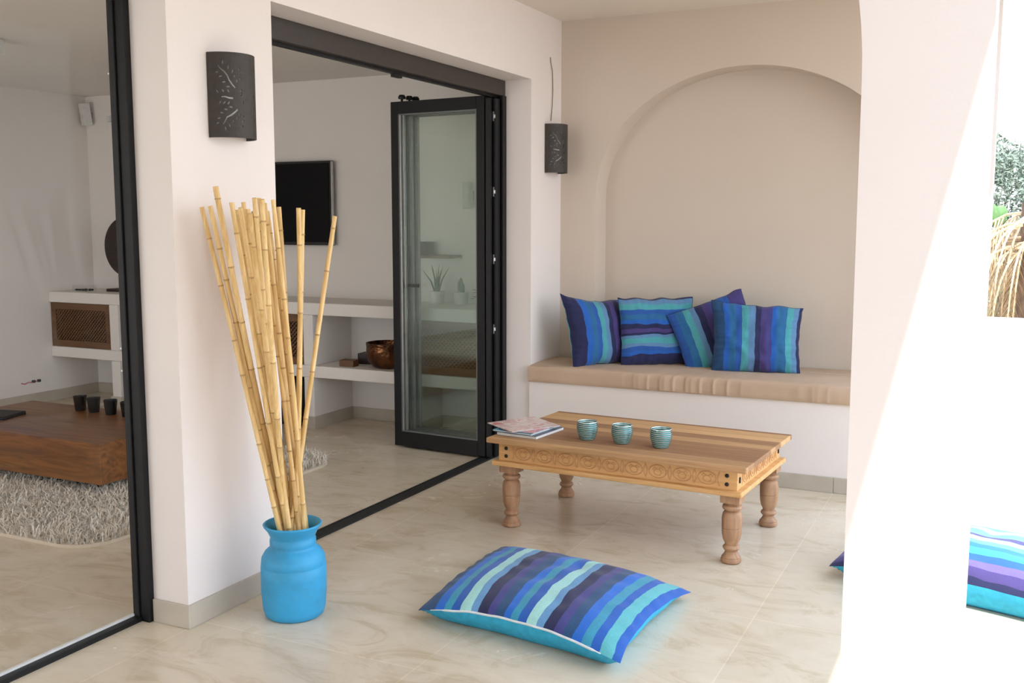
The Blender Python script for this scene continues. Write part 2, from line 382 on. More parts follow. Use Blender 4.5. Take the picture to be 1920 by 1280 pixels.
# fixed glazing of the near opening
fw = struct(bx(-0.241, -0.163, 2.606, 2.633, 0.0, ZH - 0.001).box(-0.225, -0.205, 2.597, 2.606, 0.0, 2.19).build('window_1', 'black_frame', bevel=0.002))
bx(-0.241, -0.163, -1.2, 2.606, 2.20, ZH - 0.001).build('head_frame', 'black_frame', fw)
bx(-0.241, -0.20, -1.2, 2.606, 0.0, 0.018).build('sill_frame', 'black_frame', fw)
bx(-0.241, -0.229, -1.2, 2.60, 0.018, 0.026).build('glazing_bead', 'white_plastic', fw)
bx(-0.234, -0.230, -1.2, 2.606, 0.018, 2.20).build('window_pane', 'clear_glass', fw)
m = MB()
for z in (0.10, 0.16, 0.92, 1.0, 1.95): m.obox((-0.24, 2.6045, z), 0.003, 0.002, 0.003)
m.build('screw', 'steel_fitting', fw)

# folded leaves of the glass door, stacked square to the wall
def leaf(y, rz, label, depth, handle, x0=-0.234, L=0.685):
    t = thing('door_leaf', label, 'door', (x0, y, 0.012), (0, 0, rz), 'folded leaves of the glass door')
    st, tp, bt, th = 0.055, 0.075, 0.095, 0.026; Z1 = 2.168
    m = MB(); m.box(-L, -L + st, -th, th, 0, Z1); m.box(-st, 0, -th, th, 0, Z1); m.box(-L + st, -st, -th, th, Z1 - tp, Z1); m.box(-L + st, -st, -th, th, 0, bt)
    m.build('leaf_frame', 'black_frame', t, bevel=0.003)
    m = MB(); q = 0.008
    m.box(-L + st, -L + st + q, -th + 0.004, th - 0.004, bt, Z1 - tp); m.box(-st - q, -st, -th + 0.004, th - 0.004, bt, Z1 - tp)
    m.box(-L + st, -st, -th + 0.004, th - 0.004, bt, bt + q); m.box(-L + st, -st, -th + 0.004, th - 0.004, Z1 - tp - q, Z1 - tp)
    m.build('glazing_spacer', 'grey_spacer', t)
    bx(-L + st + q, -L + st + 2.2 * q, -th + 0.006, th - 0.006, bt + q, Z1 - tp - q).box(-L + st + 0.030, -L + st + 0.034, -0.010, 0.010, bt + q, Z1 - tp - q).build('bright_spacer', 'steel_fitting', t)
    bx(-L + st + q, -st - q, -0.004, 0.004, bt + q, Z1 - tp - q).build('glass_pane', 'pane_glass', t)
    m = MB().lathe([(0.008, Z1), (0.008, Z1 + 0.018), (0.022, Z1 + 0.018), (0.024, Z1 + 0.03), (0.016, Z1 + 0.042)], 16, (-L + 0.07, 0))
    m.build('roller', 'black_frame', t)
    if handle:
        MB().obox((-L + 0.09, -th - 0.012, 1.03), 0.065, 0.006, 0.011).obox((-L + 0.03, -th - 0.004, 1.03), 0.010, 0.006, 0.014).build('handle', 'black_frame', t)
    return t
leaf(5.425, math.radians(-4.5), 'nearest glass door leaf in the folded stack, black frame facing the terrace', 0, False)
leaf(5.49, math.radians(-4.5), 'second black framed glass leaf, folded behind the front leaf of the stack', 1, True, L=0.67)
leaf(5.545, math.radians(-4.5), 'rearmost black framed glass leaf of the folded stack, against the far jamb', 2, False, x0=-0.25, L=0.64)
m = MB()
hg = thing('hinge_strip', 'black edge profiles with pale metal hinges at the folded door stack', 'hinge')
bx(-0.228, -0.196, 5.40, 5.425, 0.012, 2.165).box(-0.196, -0.178, 5.435, 5.498, 0.012, 2.165).build('edge_profile', 'black_frame', hg, bevel=0.002)
for z in (2.06, 1.62, 1.22, 0.80):
    MB().obox((-0.190, 5.432, z), 0.003, 0.004, 0.028).obox((-0.184, 5.430, z), 0.005, 0.004, 0.010).build('hinge', 'steel_fitting', hg)

# ---------------------------------------------------------------- built-in masonry unit of the living room
mu = thing('media_unit', 'white masonry shelf unit along the far living room wall', 'shelf unit', (-2.3, 5.9, 0))
def P(o): o.location = (2.3, -5.9, 0); return o
X0, X1, Y0, Y1 = -4.325, -0.262, 5.69, 6.137
P(bx(X0, X1, Y0, 6.149, 0.80, 0.885).build('top_slab', 'plaster_inside', mu, bevel=0.006))
P(bx(X0, X1, Y0, 6.149, 0.362, 0.445).build('lower_shelf', 'plaster_inside', mu, bevel=0.006))
for xa, xb in ((-3.665, -3.575), (-2.68, -2.59), (-1.812, -1.728), (-1.05, -0.965)):
    P(bx(xa, xb, Y0, 6.149, 0.0, 0.362).box(xa, xb, Y0, 6.149, 0.445, 0.80).build('upright', 'plaster_inside', mu, bevel=0.004))
    P(bx(xa - 0.006, xb + 0.012, Y0 - 0.012, Y0, 0.0005, H).box(xb, xb + 0.012, Y0, Y1, 0.0005, H).build('plinth_strip', 'stone_skirting', mu))
def lattice(xa, xb):
    za, zb = 0.447, 0.798; y = Y0 + 0.012; f = 0.052
    d = P(bx(xa, xb, y, y + 0.025, za, za + f).box(xa, xb, y, y + 0.025, zb - f, zb).box(xa, xa + f, y, y + 0.025, za + f, zb - f).box(xb - f, xb, y, y + 0.025, za + f, zb - f).build('lattice_door', 'lattice_wood', mu, bevel=0.002))
    xi0, xi1, zi0, zi1 = xa + f, xb - f, za + f, zb - f
    m = MB(); s = 0.030
    for sg, yy in ((1, y + 0.009), (-1, y + 0.016)):
        k = -int((zi1 - zi0) / s) - 1
        while k * s < xi1 - xi0:
            # line x = xi0 + k*s + t , z = zi0 + t (or mirrored)
            t0 = max(0, -k * s); t1 = min(zi1 - zi0, xi1 - xi0 - k * s)
            if t1 > t0 + 0.004:
                pa = (xi0 + k * s + t0, zi0 + t0); pb = (xi0 + k * s + t1, zi0 + t1)
                if sg < 0: pa = (pa[0], zi1 - (pa[1] - zi0)); pb = (pb[0], zi1 - (pb[1] - zi0))
                L = math.hypot(pb[0] - pa[0], pb[1] - pa[1]) / 2
                m.obox(((pa[0] + pb[0]) / 2, yy, (pa[1] + pb[1]) / 2), L, 0.003, 0.0042, ry=-sg * PI / 4)
            k += 1
    la = m.build('lattice', 'lattice_wood', d); la.location = (0, 0, 0)
    bx(xi0, xi1, y + 0.022, y + 0.025, zi0, zi1).build('door_backing', 'rubber', d)
lattice(-4.322, -3.668); lattice(-2.587, -1.815); lattice(-0.962, -0.266)

def on(z): return z + 0.0005
# speaker box under the middle door
sb = thing('subwoofer', 'black speaker box standing on the floor under the middle lattice door', 'speaker', (-2.02, 5.85, 0))
bx(-0.19, 0.19, -0.13, 0.16, 0.0005, 0.33).build('speaker_cabinet', 'black_frame', sb, bevel=0.006)
bx(-0.16, 0.16, -0.142, -0.13, 0.03, 0.30).build('speaker_grille', 'rubber', sb, bevel=0.004)
# TV
tv = thing('television', 'large black flat television mounted on the far living room wall', 'television', (-2.36, 6.12, 1.575))
bx(-0.525, 0.525, -0.03, 0.005, -0.305, 0.305).build('television_bezel', 'black_glass', tv, bevel=0.004)
bx(-0.505, 0.505, -0.033, -0.0295, -0.282, 0.288).build('screen', 'tv_screen', tv)
bx(0.522, 0.5262, -0.031, -0.004, -0.30, 0.30).build('edge_trim', 'steel_fitting', tv)
bx(-0.2, 0.2, 0.005, 0.0295, -0.15, 0.15).build('wall_bracket', 'iron', tv)
# copper bowl and boxes
def lathe_thing(name, label, cat, prof, mat, loc, n=40):
    o = MB().lathe(prof, n, cap=False).build(name, mat, smooth=True, loc=loc); return tag(o, label, cat)
bw = [(0.0, 0.003), (0.075, 0.0), (0.105, 0.012), (0.135, 0.05), (0.15, 0.10), (0.147, 0.145), (0.150, 0.175), (0.143, 0.176), (0.140, 0.145), (0.142, 0.10), (0.125, 0.05), (0.09, 0.018), (0.0, 0.012)]
lathe_thing('bowl', 'hammered copper bowl on the lower white shelf beside two wooden boxes', 'bowl', bw, 'copper', (-1.215, 5.845, on(0.445)))
tag(bx(-0.055, 0.055, -0.04, 0.04, 0, 0.045).build('wooden_box', 'lattice_wood', bevel=0.003, loc=(-1.50, 5.79, on(0.445)), rot=(0, 0, 0.1)), 'small low brown wooden box in front of the larger one on the shelf', 'box')
tag(bx(-0.085, 0.085, -0.055, 0.055, 0, 0.075).build('wooden_box', 'dark_wood', bevel=0.003, loc=(-1.43, 5.97, on(0.445)), rot=(0, 0, 0.12)), 'larger dark wooden box behind the small box, left of the copper bowl', 'box')
# plants on top slab
def spiky(name, label, x, y, kind):
    t = thing(name, label, 'potted plant', (x, y, on(0.885)))
    MB().lathe([(0.040, 0.0), (0.044, 0.002), (0.052, 0.085), (0.047, 0.085), (0.043, 0.07)], 24).build('pot', 'white_plastic', t, smooth=True)
    m = MB(); random.seed(hash(name) % 7 + int(x * -100))
    if kind == 0:
        for k in range(9):
            a_ = 2 * PI * k / 9 + 0.3; sp = 0.10 if k % 2 else 0.045; h = 0.16 + 0.04 * random.random()
            m.tube([(0.012 * math.cos(a_), 0.012 * math.sin(a_), 0.07), (sp * 0.4 * math.cos(a_), sp * 0.4 * math.sin(a_), 0.07 + h * 0.5), (sp * math.cos(a_), sp * math.sin(a_), 0.07 + h)], [0.006, 0.005, 0.0008], 6)
    elif kind == 1:
        for k in range(4):
            m.lathe([(0.008, 0.07), (0.014, 0.09), (0.013, 0.13 + 0.01 * k), (0.003, 0.145 + 0.012 * k)], 8, (0.012 * math.cos(k * 1.7), 0.012 * math.sin(k * 1.7)))
    else:
        for k in range(26):
            a_ = random.uniform(0, 2 * PI); r_ = random.uniform(0.02, 0.09); z = random.uniform(0.07, 0.15) - r_ * 0.3
            c_ = Vector((r_ * math.cos(a_), r_ * math.sin(a_), z)); d = Vector((math.cos(a_), math.sin(a_), random.uniform(-0.4, 0.6))).normalized()
            q = d.cross(Vector((0, 0, 1))).normalized(); L = 0.028; W = 0.012
            m.add([c_ - d * L, c_ + q * W, c_ + d * L, c_ - q * W, c_ + Vector((0, 0, 0.004))], [(0, 1, 4), (1, 2, 4), (2, 3, 4), (3, 0, 4)])
            m.tube([(0, 0, 0.07), tuple(c_)], 0.0015, 4)
    m.build('leaves', 'leaf_green', t)
spiky('potted_aloe', 'spiky aloe in a white pot on the shelf top, seen through the door glass', -0.93, 6.03, 0)
spiky('potted_cactus', 'small upright cactus in a white pot between the aloe and the leafy plant', -0.74, 6.03, 1)
spiky('potted_houseplant', 'bushy leafy plant in a white pot on the shelf top beside the door frame', -0.57, 6.03, 2)
tag(bx(-1.12, -0.80, 5.99, 6.149, 1.195, 1.215).build('wall_shelf', 'lattice_wood', bevel=0.002), 'short wooden wall shelf behind the folded glass doors', 'shelf')
tag(bx(-0.05, 0.05, -0.05, 0.05, 0, 0.09).build('storage_box', 'dark_wood', bevel=0.003, loc=(-1.05, 6.07, on(1.215))), 'square dark box standing on the short wall shelf', 'box')
wl = thing('wall_light', 'small pale wall light on the living room wall behind the door glass', 'wall light', (-0.72, 6.149, 1.62))
MB().lathe([(0.03, -0.09), (0.035, -0.085), (0.035, 0.085), (0.03, 0.09)], 20, (0, -0.06)).build('lamp_shade', 'white_plastic', wl, smooth=True)
bx(-0.02, 0.02, -0.03, 0, -0.03, 0.03).build('wall_plate', 'steel_fitting', wl)
# gong on stand
gg = thing('gong', 'round dark wooden disc on a thin metal stand, top of the white unit', 'sculpture', (-3.735, 5.95, on(0.885)))
bx(-0.17, 0.17, -0.06, 0.06, 0, 0.022).build('stand_base', 'dark_wood', gg, bevel=0.004)
dsk = MB().lathe([(0.0, -0.012), (0.20, -0.014), (0.235, -0.004), (0.237, 0.004), (0.20, 0.014), (0.0, 0.012)], 56, cap=False).build('disc', 'dark_wood', gg, smooth=True)
dsk.location = (0.01, 0, 0.355); dsk.rotation_euler = (PI / 2, 0, 0)
MB().tube([(-0.03, 0.018, 0.02), (-0.03, 0.018, 0.15)], 0.004).tube([(0.03, 0.018, 0.02), (0.03, 0.018, 0.15)], 0.004).tube([(0.24 * math.cos(t) + 0.01, 0.018, 0.355 + 0.24 * math.sin(t)) for t in [PI + 0.12 + (PI - 0.24) * i / 24 for i in range(25)]], 0.004).build('stand_frame', 'iron', gg, smooth=True)
# dish
ds = thing('glass_dish', 'clear rectangular glass dish with dark pebbles at the left end of the white unit', 'dish', (-4.09, 5.84, on(0.885)))
bx(-0.08, 0.08, -0.05, 0.05, 0, 0.004).box(-0.08, -0.077, -0.05, 0.05, 0.004, 0.05).box(0.077, 0.08, -0.05, 0.05, 0.004, 0.05).box(-0.077, 0.077, 0.047, 0.05, 0.004, 0.05).box(-0.077, 0.077, -0.05, -0.047, 0.004, 0.05).build('dish_body', 'clear_glass', ds)
m = MB(); random.seed(2)
for k in range(16):
    x, y = random.uniform(-0.062, 0.062), random.uniform(-0.03, 0.03)
    m.lathe([(0.002, 0.004), (0.012, 0.008), (0.012, 0.014), (0.003, 0.019)], 8, (x, y))
o = m.build('pebbles', 'rubber', ds, smooth=True)
# pink ball flower in the niche
m = MB(); random.seed(3)
for k in range(60):
    d = Vector((random.gauss(0, 1), random.gauss(0, 1), random.gauss(0, 1))).normalized(); c_ = Vector((0, 0, 0.05)) + d * 0.036
    q = d.orthogonal().normalized() * 0.012; r_ = d.cross(q)
    m.add([c_ - q, c_ - r_, c_ + q, c_ + r_, c_ + d * 0.012], [(0, 1, 4), (1, 2, 4), (2, 3, 4), (3, 0, 4)])
m.lathe([(0.001, 0.014), (0.034, 0.03), (0.04, 0.05), (0.034, 0.07), (0.001, 0.088)], 14).lathe([(0.025, 0.0), (0.03, 0.016)], 14)
tag(m.build('flower_ball', 'pink', loc=(-3.50, 5.80, on(0.445))), 'pink ball of petals in the open niche right of the left lattice door', 'ornament')
# wall speaker + sensor, outlet with cable, ceiling box
sp = thing('wall_speaker', 'small pale loudspeaker high in the far left corner of the living room', 'speaker', (-4.26, 6.08, 2.31))
bx(-0.03, 0.03, -0.03, 0.04, -0.09, 0.09).build('speaker_cabinet', 'white_plastic', sp, bevel=0.004, rot=(0.12, 0, -0.35))
bx(-0.012, 0.012, 0.03, 0.069, -0.02, 0.02).build('wall_bracket', 'steel_fitting', sp)
tag(bx(-0.014, 0.014, -0.03, 0.0, -0.025, 0.025).build('motion_sensor', 'white_plastic', bevel=0.004, loc=(-4.05, 6.149, 2.27)), 'tiny wall sensor right of the corner loudspeaker', 'sensor')
ou = thing('cable_outlet', 'low wall cable with dark plugs on the left living room wall', 'cable', (-4.326, 5.47, 0.18))
MB().tube([(0.006, -0.08, 0.0), (0.012, -0.05, -0.008), (0.012, -0.02, 0.002), (0.012, 0.02, -0.004), (0.006, 0.08, 0.004)], 0.004).build('cable', 'pink', ou)
for y in (0.03, 0.08): MB().obox((0.01, y, 0.002), 0.009, 0.012, 0.010).build('plug', 'rubber', ou, bevel=0.002)
tag(bx(-0.05, 0.05, -0.3, 0.3, -0.09, 0).build('air_vent_box', 'white_plastic', bevel=0.006, loc=(-2.60, 3.72, 2.4595)), 'white box fixed to the living room ceiling at the left edge', 'vent')

# ---------------------------------------------------------------- living room rug, coffee table
rug = thing('shag_rug', 'cream long-pile shag rug under the living room coffee table', 'rug', (-2.45, 4.01, 0))
RX, RY, RC = 1.47, 0.965, 0.18
def inrug(x, y, g=0.0):
    ax, ay = abs(x), abs(y); X, Y = RX - g, RY - g
    if ax > X or ay > Y: return False
    if ax > X - RC and ay > Y - RC: return math.hypot(ax - X + RC, ay - Y + RC) < RC
    return True
bp = []
for cxs, cys, a0 in ((1, 1, 0), (-1, 1, PI / 2), (-1, -1, PI), (1, -1, 3 * PI / 2)):
    for i in range(9):
        t = a0 + PI / 2 * i / 8; bp.append((cxs * (RX - RC - 0.02) + RC * math.cos(t), cys * (RY - RC - 0.02) + RC * math.sin(t)))
n = len(bp)
MB().add([(x, y, 0.0005) for x, y in bp] + [(x, y, 0.016) for x, y in bp], [tuple(range(n))[::-1], tuple(range(n, 2 * n))] + [(i, (i + 1) % n, (i + 1) % n + n, i + n) for i in range(n)]).build('rug_backing', 'shag', rug)
random.seed(11); m = MB(); V = m.v; F = m.f; U = m.uv
cnt = 0
while cnt < 42000:
    x = random.uniform(-RX, RX); y = random.uniform(-RY, RY)
    if x < -0.9 and random.random() < 0.85: continue
    if not inrug(x, y, 0.02): continue
    if -0.41 < x < 0.71 and -0.22 < y < 0.33: continue      # the table plinth stands here
    cnt += 1
    a_ = random.uniform(0, 2 * PI); L = random.uniform(0.045, 0.085); ln = random.uniform(0.45, 1.05); h = 0.012 + L * (0.95 - ln * 0.75)
    dx, dy = math.cos(a_) * L * ln, math.sin(a_) * L * ln; wx, wy = -math.sin(a_) * 0.0022, math.cos(a_) * 0.0022
    b_ = random.uniform(-0.012, 0.012); o_ = len(V); c = random.random()
    for t, hh, ws in ((0, 0.012, 1), (0.45, 0.012 + h * 0.75, 1), (1, 0.012 + h, 0.5)):
        px_ = x + dx * t + (-dy) * b_ * 8 * t * (1 - t); py_ = y + dy * t + dx * b_ * 8 * t * (1 - t)
        V.append((px_ + wx * ws, py_ + wy * ws, hh)); V.append((px_ - wx * ws, py_ - wy * ws, hh)); U.append((c, 0.1)); U.append((c, 0.1))
    F.append((o_, o_ + 1, o_ + 3, o_ + 2)); F.append((o_ + 2, o_ + 3, o_ + 5, o_ + 4))
pile = m.build('rug_pile', 'shag', rug, fixn=False); pile['kind'] = 'stuff'

ct = thing('coffee_table', 'low block coffee table of reddish brown wood on the shag rug', 'coffee table', (-2.30, 4.065, 0))
bx(-0.71, 0.71, -0.375, 0.375, 0.085, 0.302).build('table_block', 'coffee_wood', ct, bevel=0.003)
bx(-0.55, 0.55, -0.26, 0.26, 0.017, 0.085).build('plinth', 'rubber', ct)
cupp = [(0.0, 0.0), (0.029, 0.0), (0.031, 0.004), (0.040, 0.088), (0.037, 0.088), (0.029, 0.012), (0.0, 0.010)]
cup0 = None
for i, (x, y, wh) in enumerate(((-2.455, 4.33, 'leftmost of the four'), (-2.335, 4.325, 'second from the left'), (-2.185, 4.315, 'third from the left'), (-2.045, 4.31, 'rightmost, at the window frame'))):
    if cup0 is None: o = cup0 = MB().lathe(cupp, 28, cap=False).build('candle_cup', 'black_glass', smooth=True)
    else: o = cup0.copy(); C.objects.link(o)
    o.location = (x, y, on(0.302)); tag(o, 'small black candle cup on the coffee table, ' + wh, 'candle cup', 'black cups in a row on the coffee table')
tr = thing('laptop', 'thin closed black device lying on the left of the wooden coffee table', 'laptop', (-2.72, 3.98, on(0.302)), (0, 0, 0.25))
bx(-0.16, 0.10, -0.10, 0.10, 0, 0.012).build('laptop_base', 'black_glass', tr, bevel=0.003)
bx(-0.16, 0.10, -0.10, 0.10, 0.0125, 0.020).build('laptop_lid', 'rubber', tr, bevel=0.003)

# ---------------------------------------------------------------- wall lamps with cut-out leaves
def leaf_poly(cx_, cz, ang, L=0.0075, W=0.0028):
    pts = []
    for i in range(8):
        t = 2 * PI * i / 8; a_ = math.cos(t) * L; b_ = math.sin(t) * W * (1 if abs(math.cos(t)) < 0.9 else 0)
        pts.append((cx_ + a_ * math.cos(ang) - b_ * math.sin(ang), cz + a_ * math.sin(ang) + b_ * math.cos(ang)))
    return pts
def branch_poly(pts, w0=0.0016, w1=0.0036):
    L = []; R = []; n = len(pts)
    for i, p in enumerate(pts):
        q0 = pts[max(0, i - 1)]; q1 = pts[min(n - 1, i + 1)]; d = (q1[0] - q0[0], q1[1] - q0[1]); l = math.hypot(*d); nx, nz = -d[1] / l, d[0] / l
        w_ = w0 + (w1 - w0) * i / (n - 1); L.append((p[0] + nx * w_, p[1] + nz * w_)); R.append((p[0] - nx * w_, p[1] - nz * w_))
    return L + R[::-1]
def make_shade():
    W, Hh = 0.34, 0.295     # unrolled width and height
    # pattern measured on the unrolled sheet, s 0..W from the near edge, z up from its foot
    holes = []
    def im(px_, py_):   # position on the sheet read as fractions of its visible left part
        u_ = (px_ - 122) / 6.4; tab = (0, 6.9, 14.5, 22.8, 31.3, 40, 48.6, 56.8, 64.5, 71.4, 77.4, 82.4, 86.2, 88.7, 90)
        k_ = max(i for i in range(14) if tab[i] <= max(0, u_)); return (0.017 * (k_ + (u_ - tab[k_]) / (tab[k_ + 1] - tab[k_])), Hh * (1 - (py_ - 105) / 1045))
    for pl in ([(248, 262), (285, 310), (330, 345), (365, 390), (390, 450), (430, 505), (462, 540)], [(285, 652), (330, 650), (380, 665), (435, 668)], [(295, 992), (325, 945), (350, 900), (400, 875), (450, 835), (485, 800)]):
        holes.append(branch_poly([im(*p) for p in pl]))
    def dg(a_): return math.radians(a_)
    for x, y, a_ in ((313, 232, 85), (238, 352, 5), (283, 402, 15), (322, 472, 10), (373, 528, 5), (235, 585, -45), (307, 577, -50), (372, 580, -60), (267, 722, 60), (320, 724, 50), (373, 728, 50), (400, 776, -10), (338, 806, -10), (284, 848, -15), (248, 915, 15), (230, 974, 15), (325, 1040, -80), (378, 1003, -75), (428, 955, -80), (471, 912, -80), (500, 870, 80), (380, 290, 80), (432, 335, 70), (455, 390, 75), (484, 450, 75), (512, 308, -60), (510, 362, -60), (518, 424, -60), (528, 570, 60), (527, 612, 70), (538, 888, 45), (541, 942, 45), (525, 1015, 45), (543, 720, 70)):
        holes.append(leaf_poly(*im(x, y), dg(a_)))
    rnd = random.Random(5)
    for k in range(26):
        s_ = 0.205 + 0.11 * rnd.random(); z = Hh * (0.14 + 0.028 * k); holes.append(leaf_poly(s_, z, rnd.uniform(0.4, 2.6), 0.006, 0.0024))
    def ccw(p): return p if sum(p[i][0] * p[(i + 1) % len(p)][1] - p[(i + 1) % len(p)][0] * p[i][1] for i in range(len(p))) > 0 else p[::-1]
    verts = []; faces = []; NX, NZ = 28, 6
    for j in range(NZ + 1):
        for i in range(NX + 1): verts.append(Vector((W * i / NX, Hh * j / NZ)))
    edges = []
    idx = lambda i, j: j * (NX + 1) + i
    for j in range(NZ):
        for i in range(NX): faces.append([idx(i, j), idx(i + 1, j), idx(i + 1, j + 1), idx(i, j + 1)])
    hp = []
    for h in holes:
        h = ccw(h); o_ = len(verts); verts += [Vector(p) for p in h]; edges += [(o_ + i, o_ + (i + 1) % len(h)) for i in range(len(h))]; hp.append(h)
    r = geometry.delaunay_2d_cdt(verts, edges, faces, 0, 1e-6)
    ov, of = r[0], r[2]
    def inside(p, poly):
        c_ = False; n_ = len(poly)
        for i in range(n_):
            x1, y1 = poly[i]; x2, y2 = poly[(i + 1) % n_]
            if (y1 > p[1]) != (y2 > p[1]) and p[0] < (x2 - x1) * (p[1] - y1) / (y2 - y1) + x1: c_ = not c_
        return c_
    keep = []
    for f in of:
        c_ = sum((ov[i] for i in f), Vector((0, 0))) / len(f)
        if 0 <= c_.x <= W and not any(inside(c_, h) for h in hp): keep.append(tuple(f))
    # bend: half ellipse bulging from the wall (x), along y
    A, B = 0.100, 0.10; ts = [PI * i / 200 for i in range(201)]; arc = [0]
    for i in range(200): arc.append(arc[-1] + math.hypot(A * (math.cos(ts[i + 1]) - math.cos(ts[i])), B * (math.sin(ts[i + 1]) - math.sin(ts[i]))))
    def bend(s_):
        q = s_ / W * arc[-1]; i = min(199, max(0, next((k for k in range(200) if arc[k + 1] >= q), 199)))
        f_ = (q - arc[i]) / (arc[i + 1] - arc[i]); t = ts[i] + f_ * (ts[1] - ts[0]); return (0.0015 + B * math.sin(t), -A * math.cos(t))
    V_ = [(*bend(p.x), p.y) for p in ov]
    me = MB(); me.add(V_, keep)
    ln = MB(); q = [(0.001 + 0.094 * math.sin(PI * i / 24), -0.093 * math.cos(PI * i / 24)) for i in range(25)]
    ln.add([(x, y, z) for x, y in q for z in (0.012, Hh - 0.012)], [(2 * i, 2 * i + 1, 2 * i + 3, 2 * i + 2) for i in range(24)])
    return me, ln
def wall_lamp(label, loc):
    t = thing('wall_lamp', label, 'wall lamp', loc)
    sh, ln = make_shade(); o = sh.build('lamp_shade', 'bronze_sheet', t)
    di = ln.build('added_liner', 'white_liner', t, smooth=True); sd = di.modifiers.new('solid', 'SOLIDIFY'); sd.thickness = 0.0012  # white liner added behind the cut-outs so they read light
    sm = o.modifiers.new('solid', 'SOLIDIFY'); sm.thickness = 0.003; sm.offset = -1
    MB().tube([(0.035, 0, 0.10), (0.035, 0, 0.13)], 0.016, 16).box(0.0, 0.035, -0.02, 0.02, 0.07, 0.10).build('lamp_holder', 'white_plastic', t)
    MB().lathe([(0.012, 0.13), (0.028, 0.155), (0.030, 0.18), (0.018, 0.205), (0.002, 0.212)], 20, (0.035, 0)).build('bulb', 'white_plastic', t, smooth=True)
    return t
wall_lamp('dark half-round wall lamp with leaf cut-outs on the pier above the bamboo', (0.001, 2.918, 1.742))
wall_lamp('dark leaf-pattern wall lamp at the bench corner under the hanging wire', (0.001, 5.845, 1.742))
tag(MB().tube([(0.003, 5.822, 2.44), (0.006, 5.822, 2.41), (0.006, 5.848, 2.36), (0.006, 5.855, 2.25), (0.006, 5.848, 2.16), (0.006, 5.828, 2.06)], 0.0022, 6).build('electric_wire', 'bark', smooth=True), 'thin bare wire hanging on the wall above the corner lamp', 'wire')

# ---------------------------------------------------------------- blue urn and bamboo poles
UX, UY = 0.254, 2.91
prof = [(0.0, 0.0), (0.098, 0.0), (0.108, 0.008), (0.114, 0.03), (0.119, 0.09), (0.120, 0.15), (0.119, 0.190), (0.1165, 0.193), (0.118, 0.197), (0.115, 0.222), (0.103, 0.243), (0.088, 0.256), (0.082, 0.262), (0.084, 0.268), (0.084, 0.288), (0.080, 0.292), (0.083, 0.302), (0.092, 0.322), (0.105, 0.338), (0.1075, 0.345), (0.104, 0.348), (0.098, 0.345), (0.088, 0.330), (0.077, 0.31), (0.074, 0.27), (0.085, 0.25), (0.106, 0.21), (0.11, 0.15), (0.10, 0.03), (0.0, 0.012)]
u = MB().lathe(prof, 64, cap=False).build('urn', 'blue_paint', smooth='all', loc=(UX, UY, 0.0005))
tag(u, 'bright blue worn painted wooden urn on the floor holding bamboo poles', 'urn')
POLES = [(0.249, 2.844, 0.33, 0.05, 2.717, 1.496), (0.237, 2.869, 0.33, 0.09, 2.715, 1.5), (0.225, 2.902, 0.33, 0.14, 2.689, 1.565), (0.199, 2.924, 0.33, 0.06, 2.794, 1.501), (0.26, 2.869, 0.33, 0.2, 2.698, 1.511), (0.237, 2.893, 0.33, 0.1, 2.839, 1.488), (0.234, 2.934, 0.33, 0.26, 2.672, 1.493), (0.277, 2.864, 0.33, 0.14, 2.827, 1.514), (0.253, 2.888, 0.33, 0.22, 2.754, 1.489), (0.246, 2.925, 0.33, 0.1, 2.927, 1.483), (0.199, 2.93, 0.33, 0.32, 2.672, 1.524), (0.29, 2.899, 0.33, 0.18, 2.865, 1.529), (0.235, 2.898, 0.33, 0.38, 2.637, 1.518), (0.257, 2.958, 0.33, 0.26, 2.795, 1.509), (0.316, 2.9, 0.33, 0.3, 2.792, 1.521), (0.259, 2.899, 0.33, 0.16, 2.997, 1.499), (0.246, 2.931, 0.33, 0.36, 2.853, 1.493), (0.231, 2.962, 0.33, 0.28, 2.979, 1.489), (0.265, 2.885, 0.33, 0.34, 3.092, 1.466), (0.22, 2.892, 0.33, 0.3, 2.675, 1.473), (0.258, 2.965, 0.33, 0.14, 2.899, 1.471), (0.299, 2.894, 0.33, 0.1, 3.004, 1.484), (0.246, 2.894, 0.33, 0.16, 2.777, 1.471), (0.275, 2.96, 0.33, 0.22, 2.898, 1.475)]
PL = {0: 'bamboo pole leaning farthest left, its tip nearest the window corner', 1: 'bamboo pole second from the left by its tip', 2: 'tallest bamboo pole, its tip standing above all others on the left',
      3: 'short-tipped bamboo pole just behind the tallest one', 4: 'bamboo pole right of the tallest, first of the upright cluster', 10: 'bamboo pole with the highest tip in the middle of the bundle',
      14: 'bamboo pole whose tip stands at the wall edge beside the television', 15: 'bamboo pole crossing the left part of the television, leaning right', 16: 'bamboo pole in front of the television, left of a touching pair',
      17: 'bamboo pole in front of the television, right of a touching pair', 18: 'bamboo pole leaning farthest right, alone in front of the television edge'}
random.seed(8)
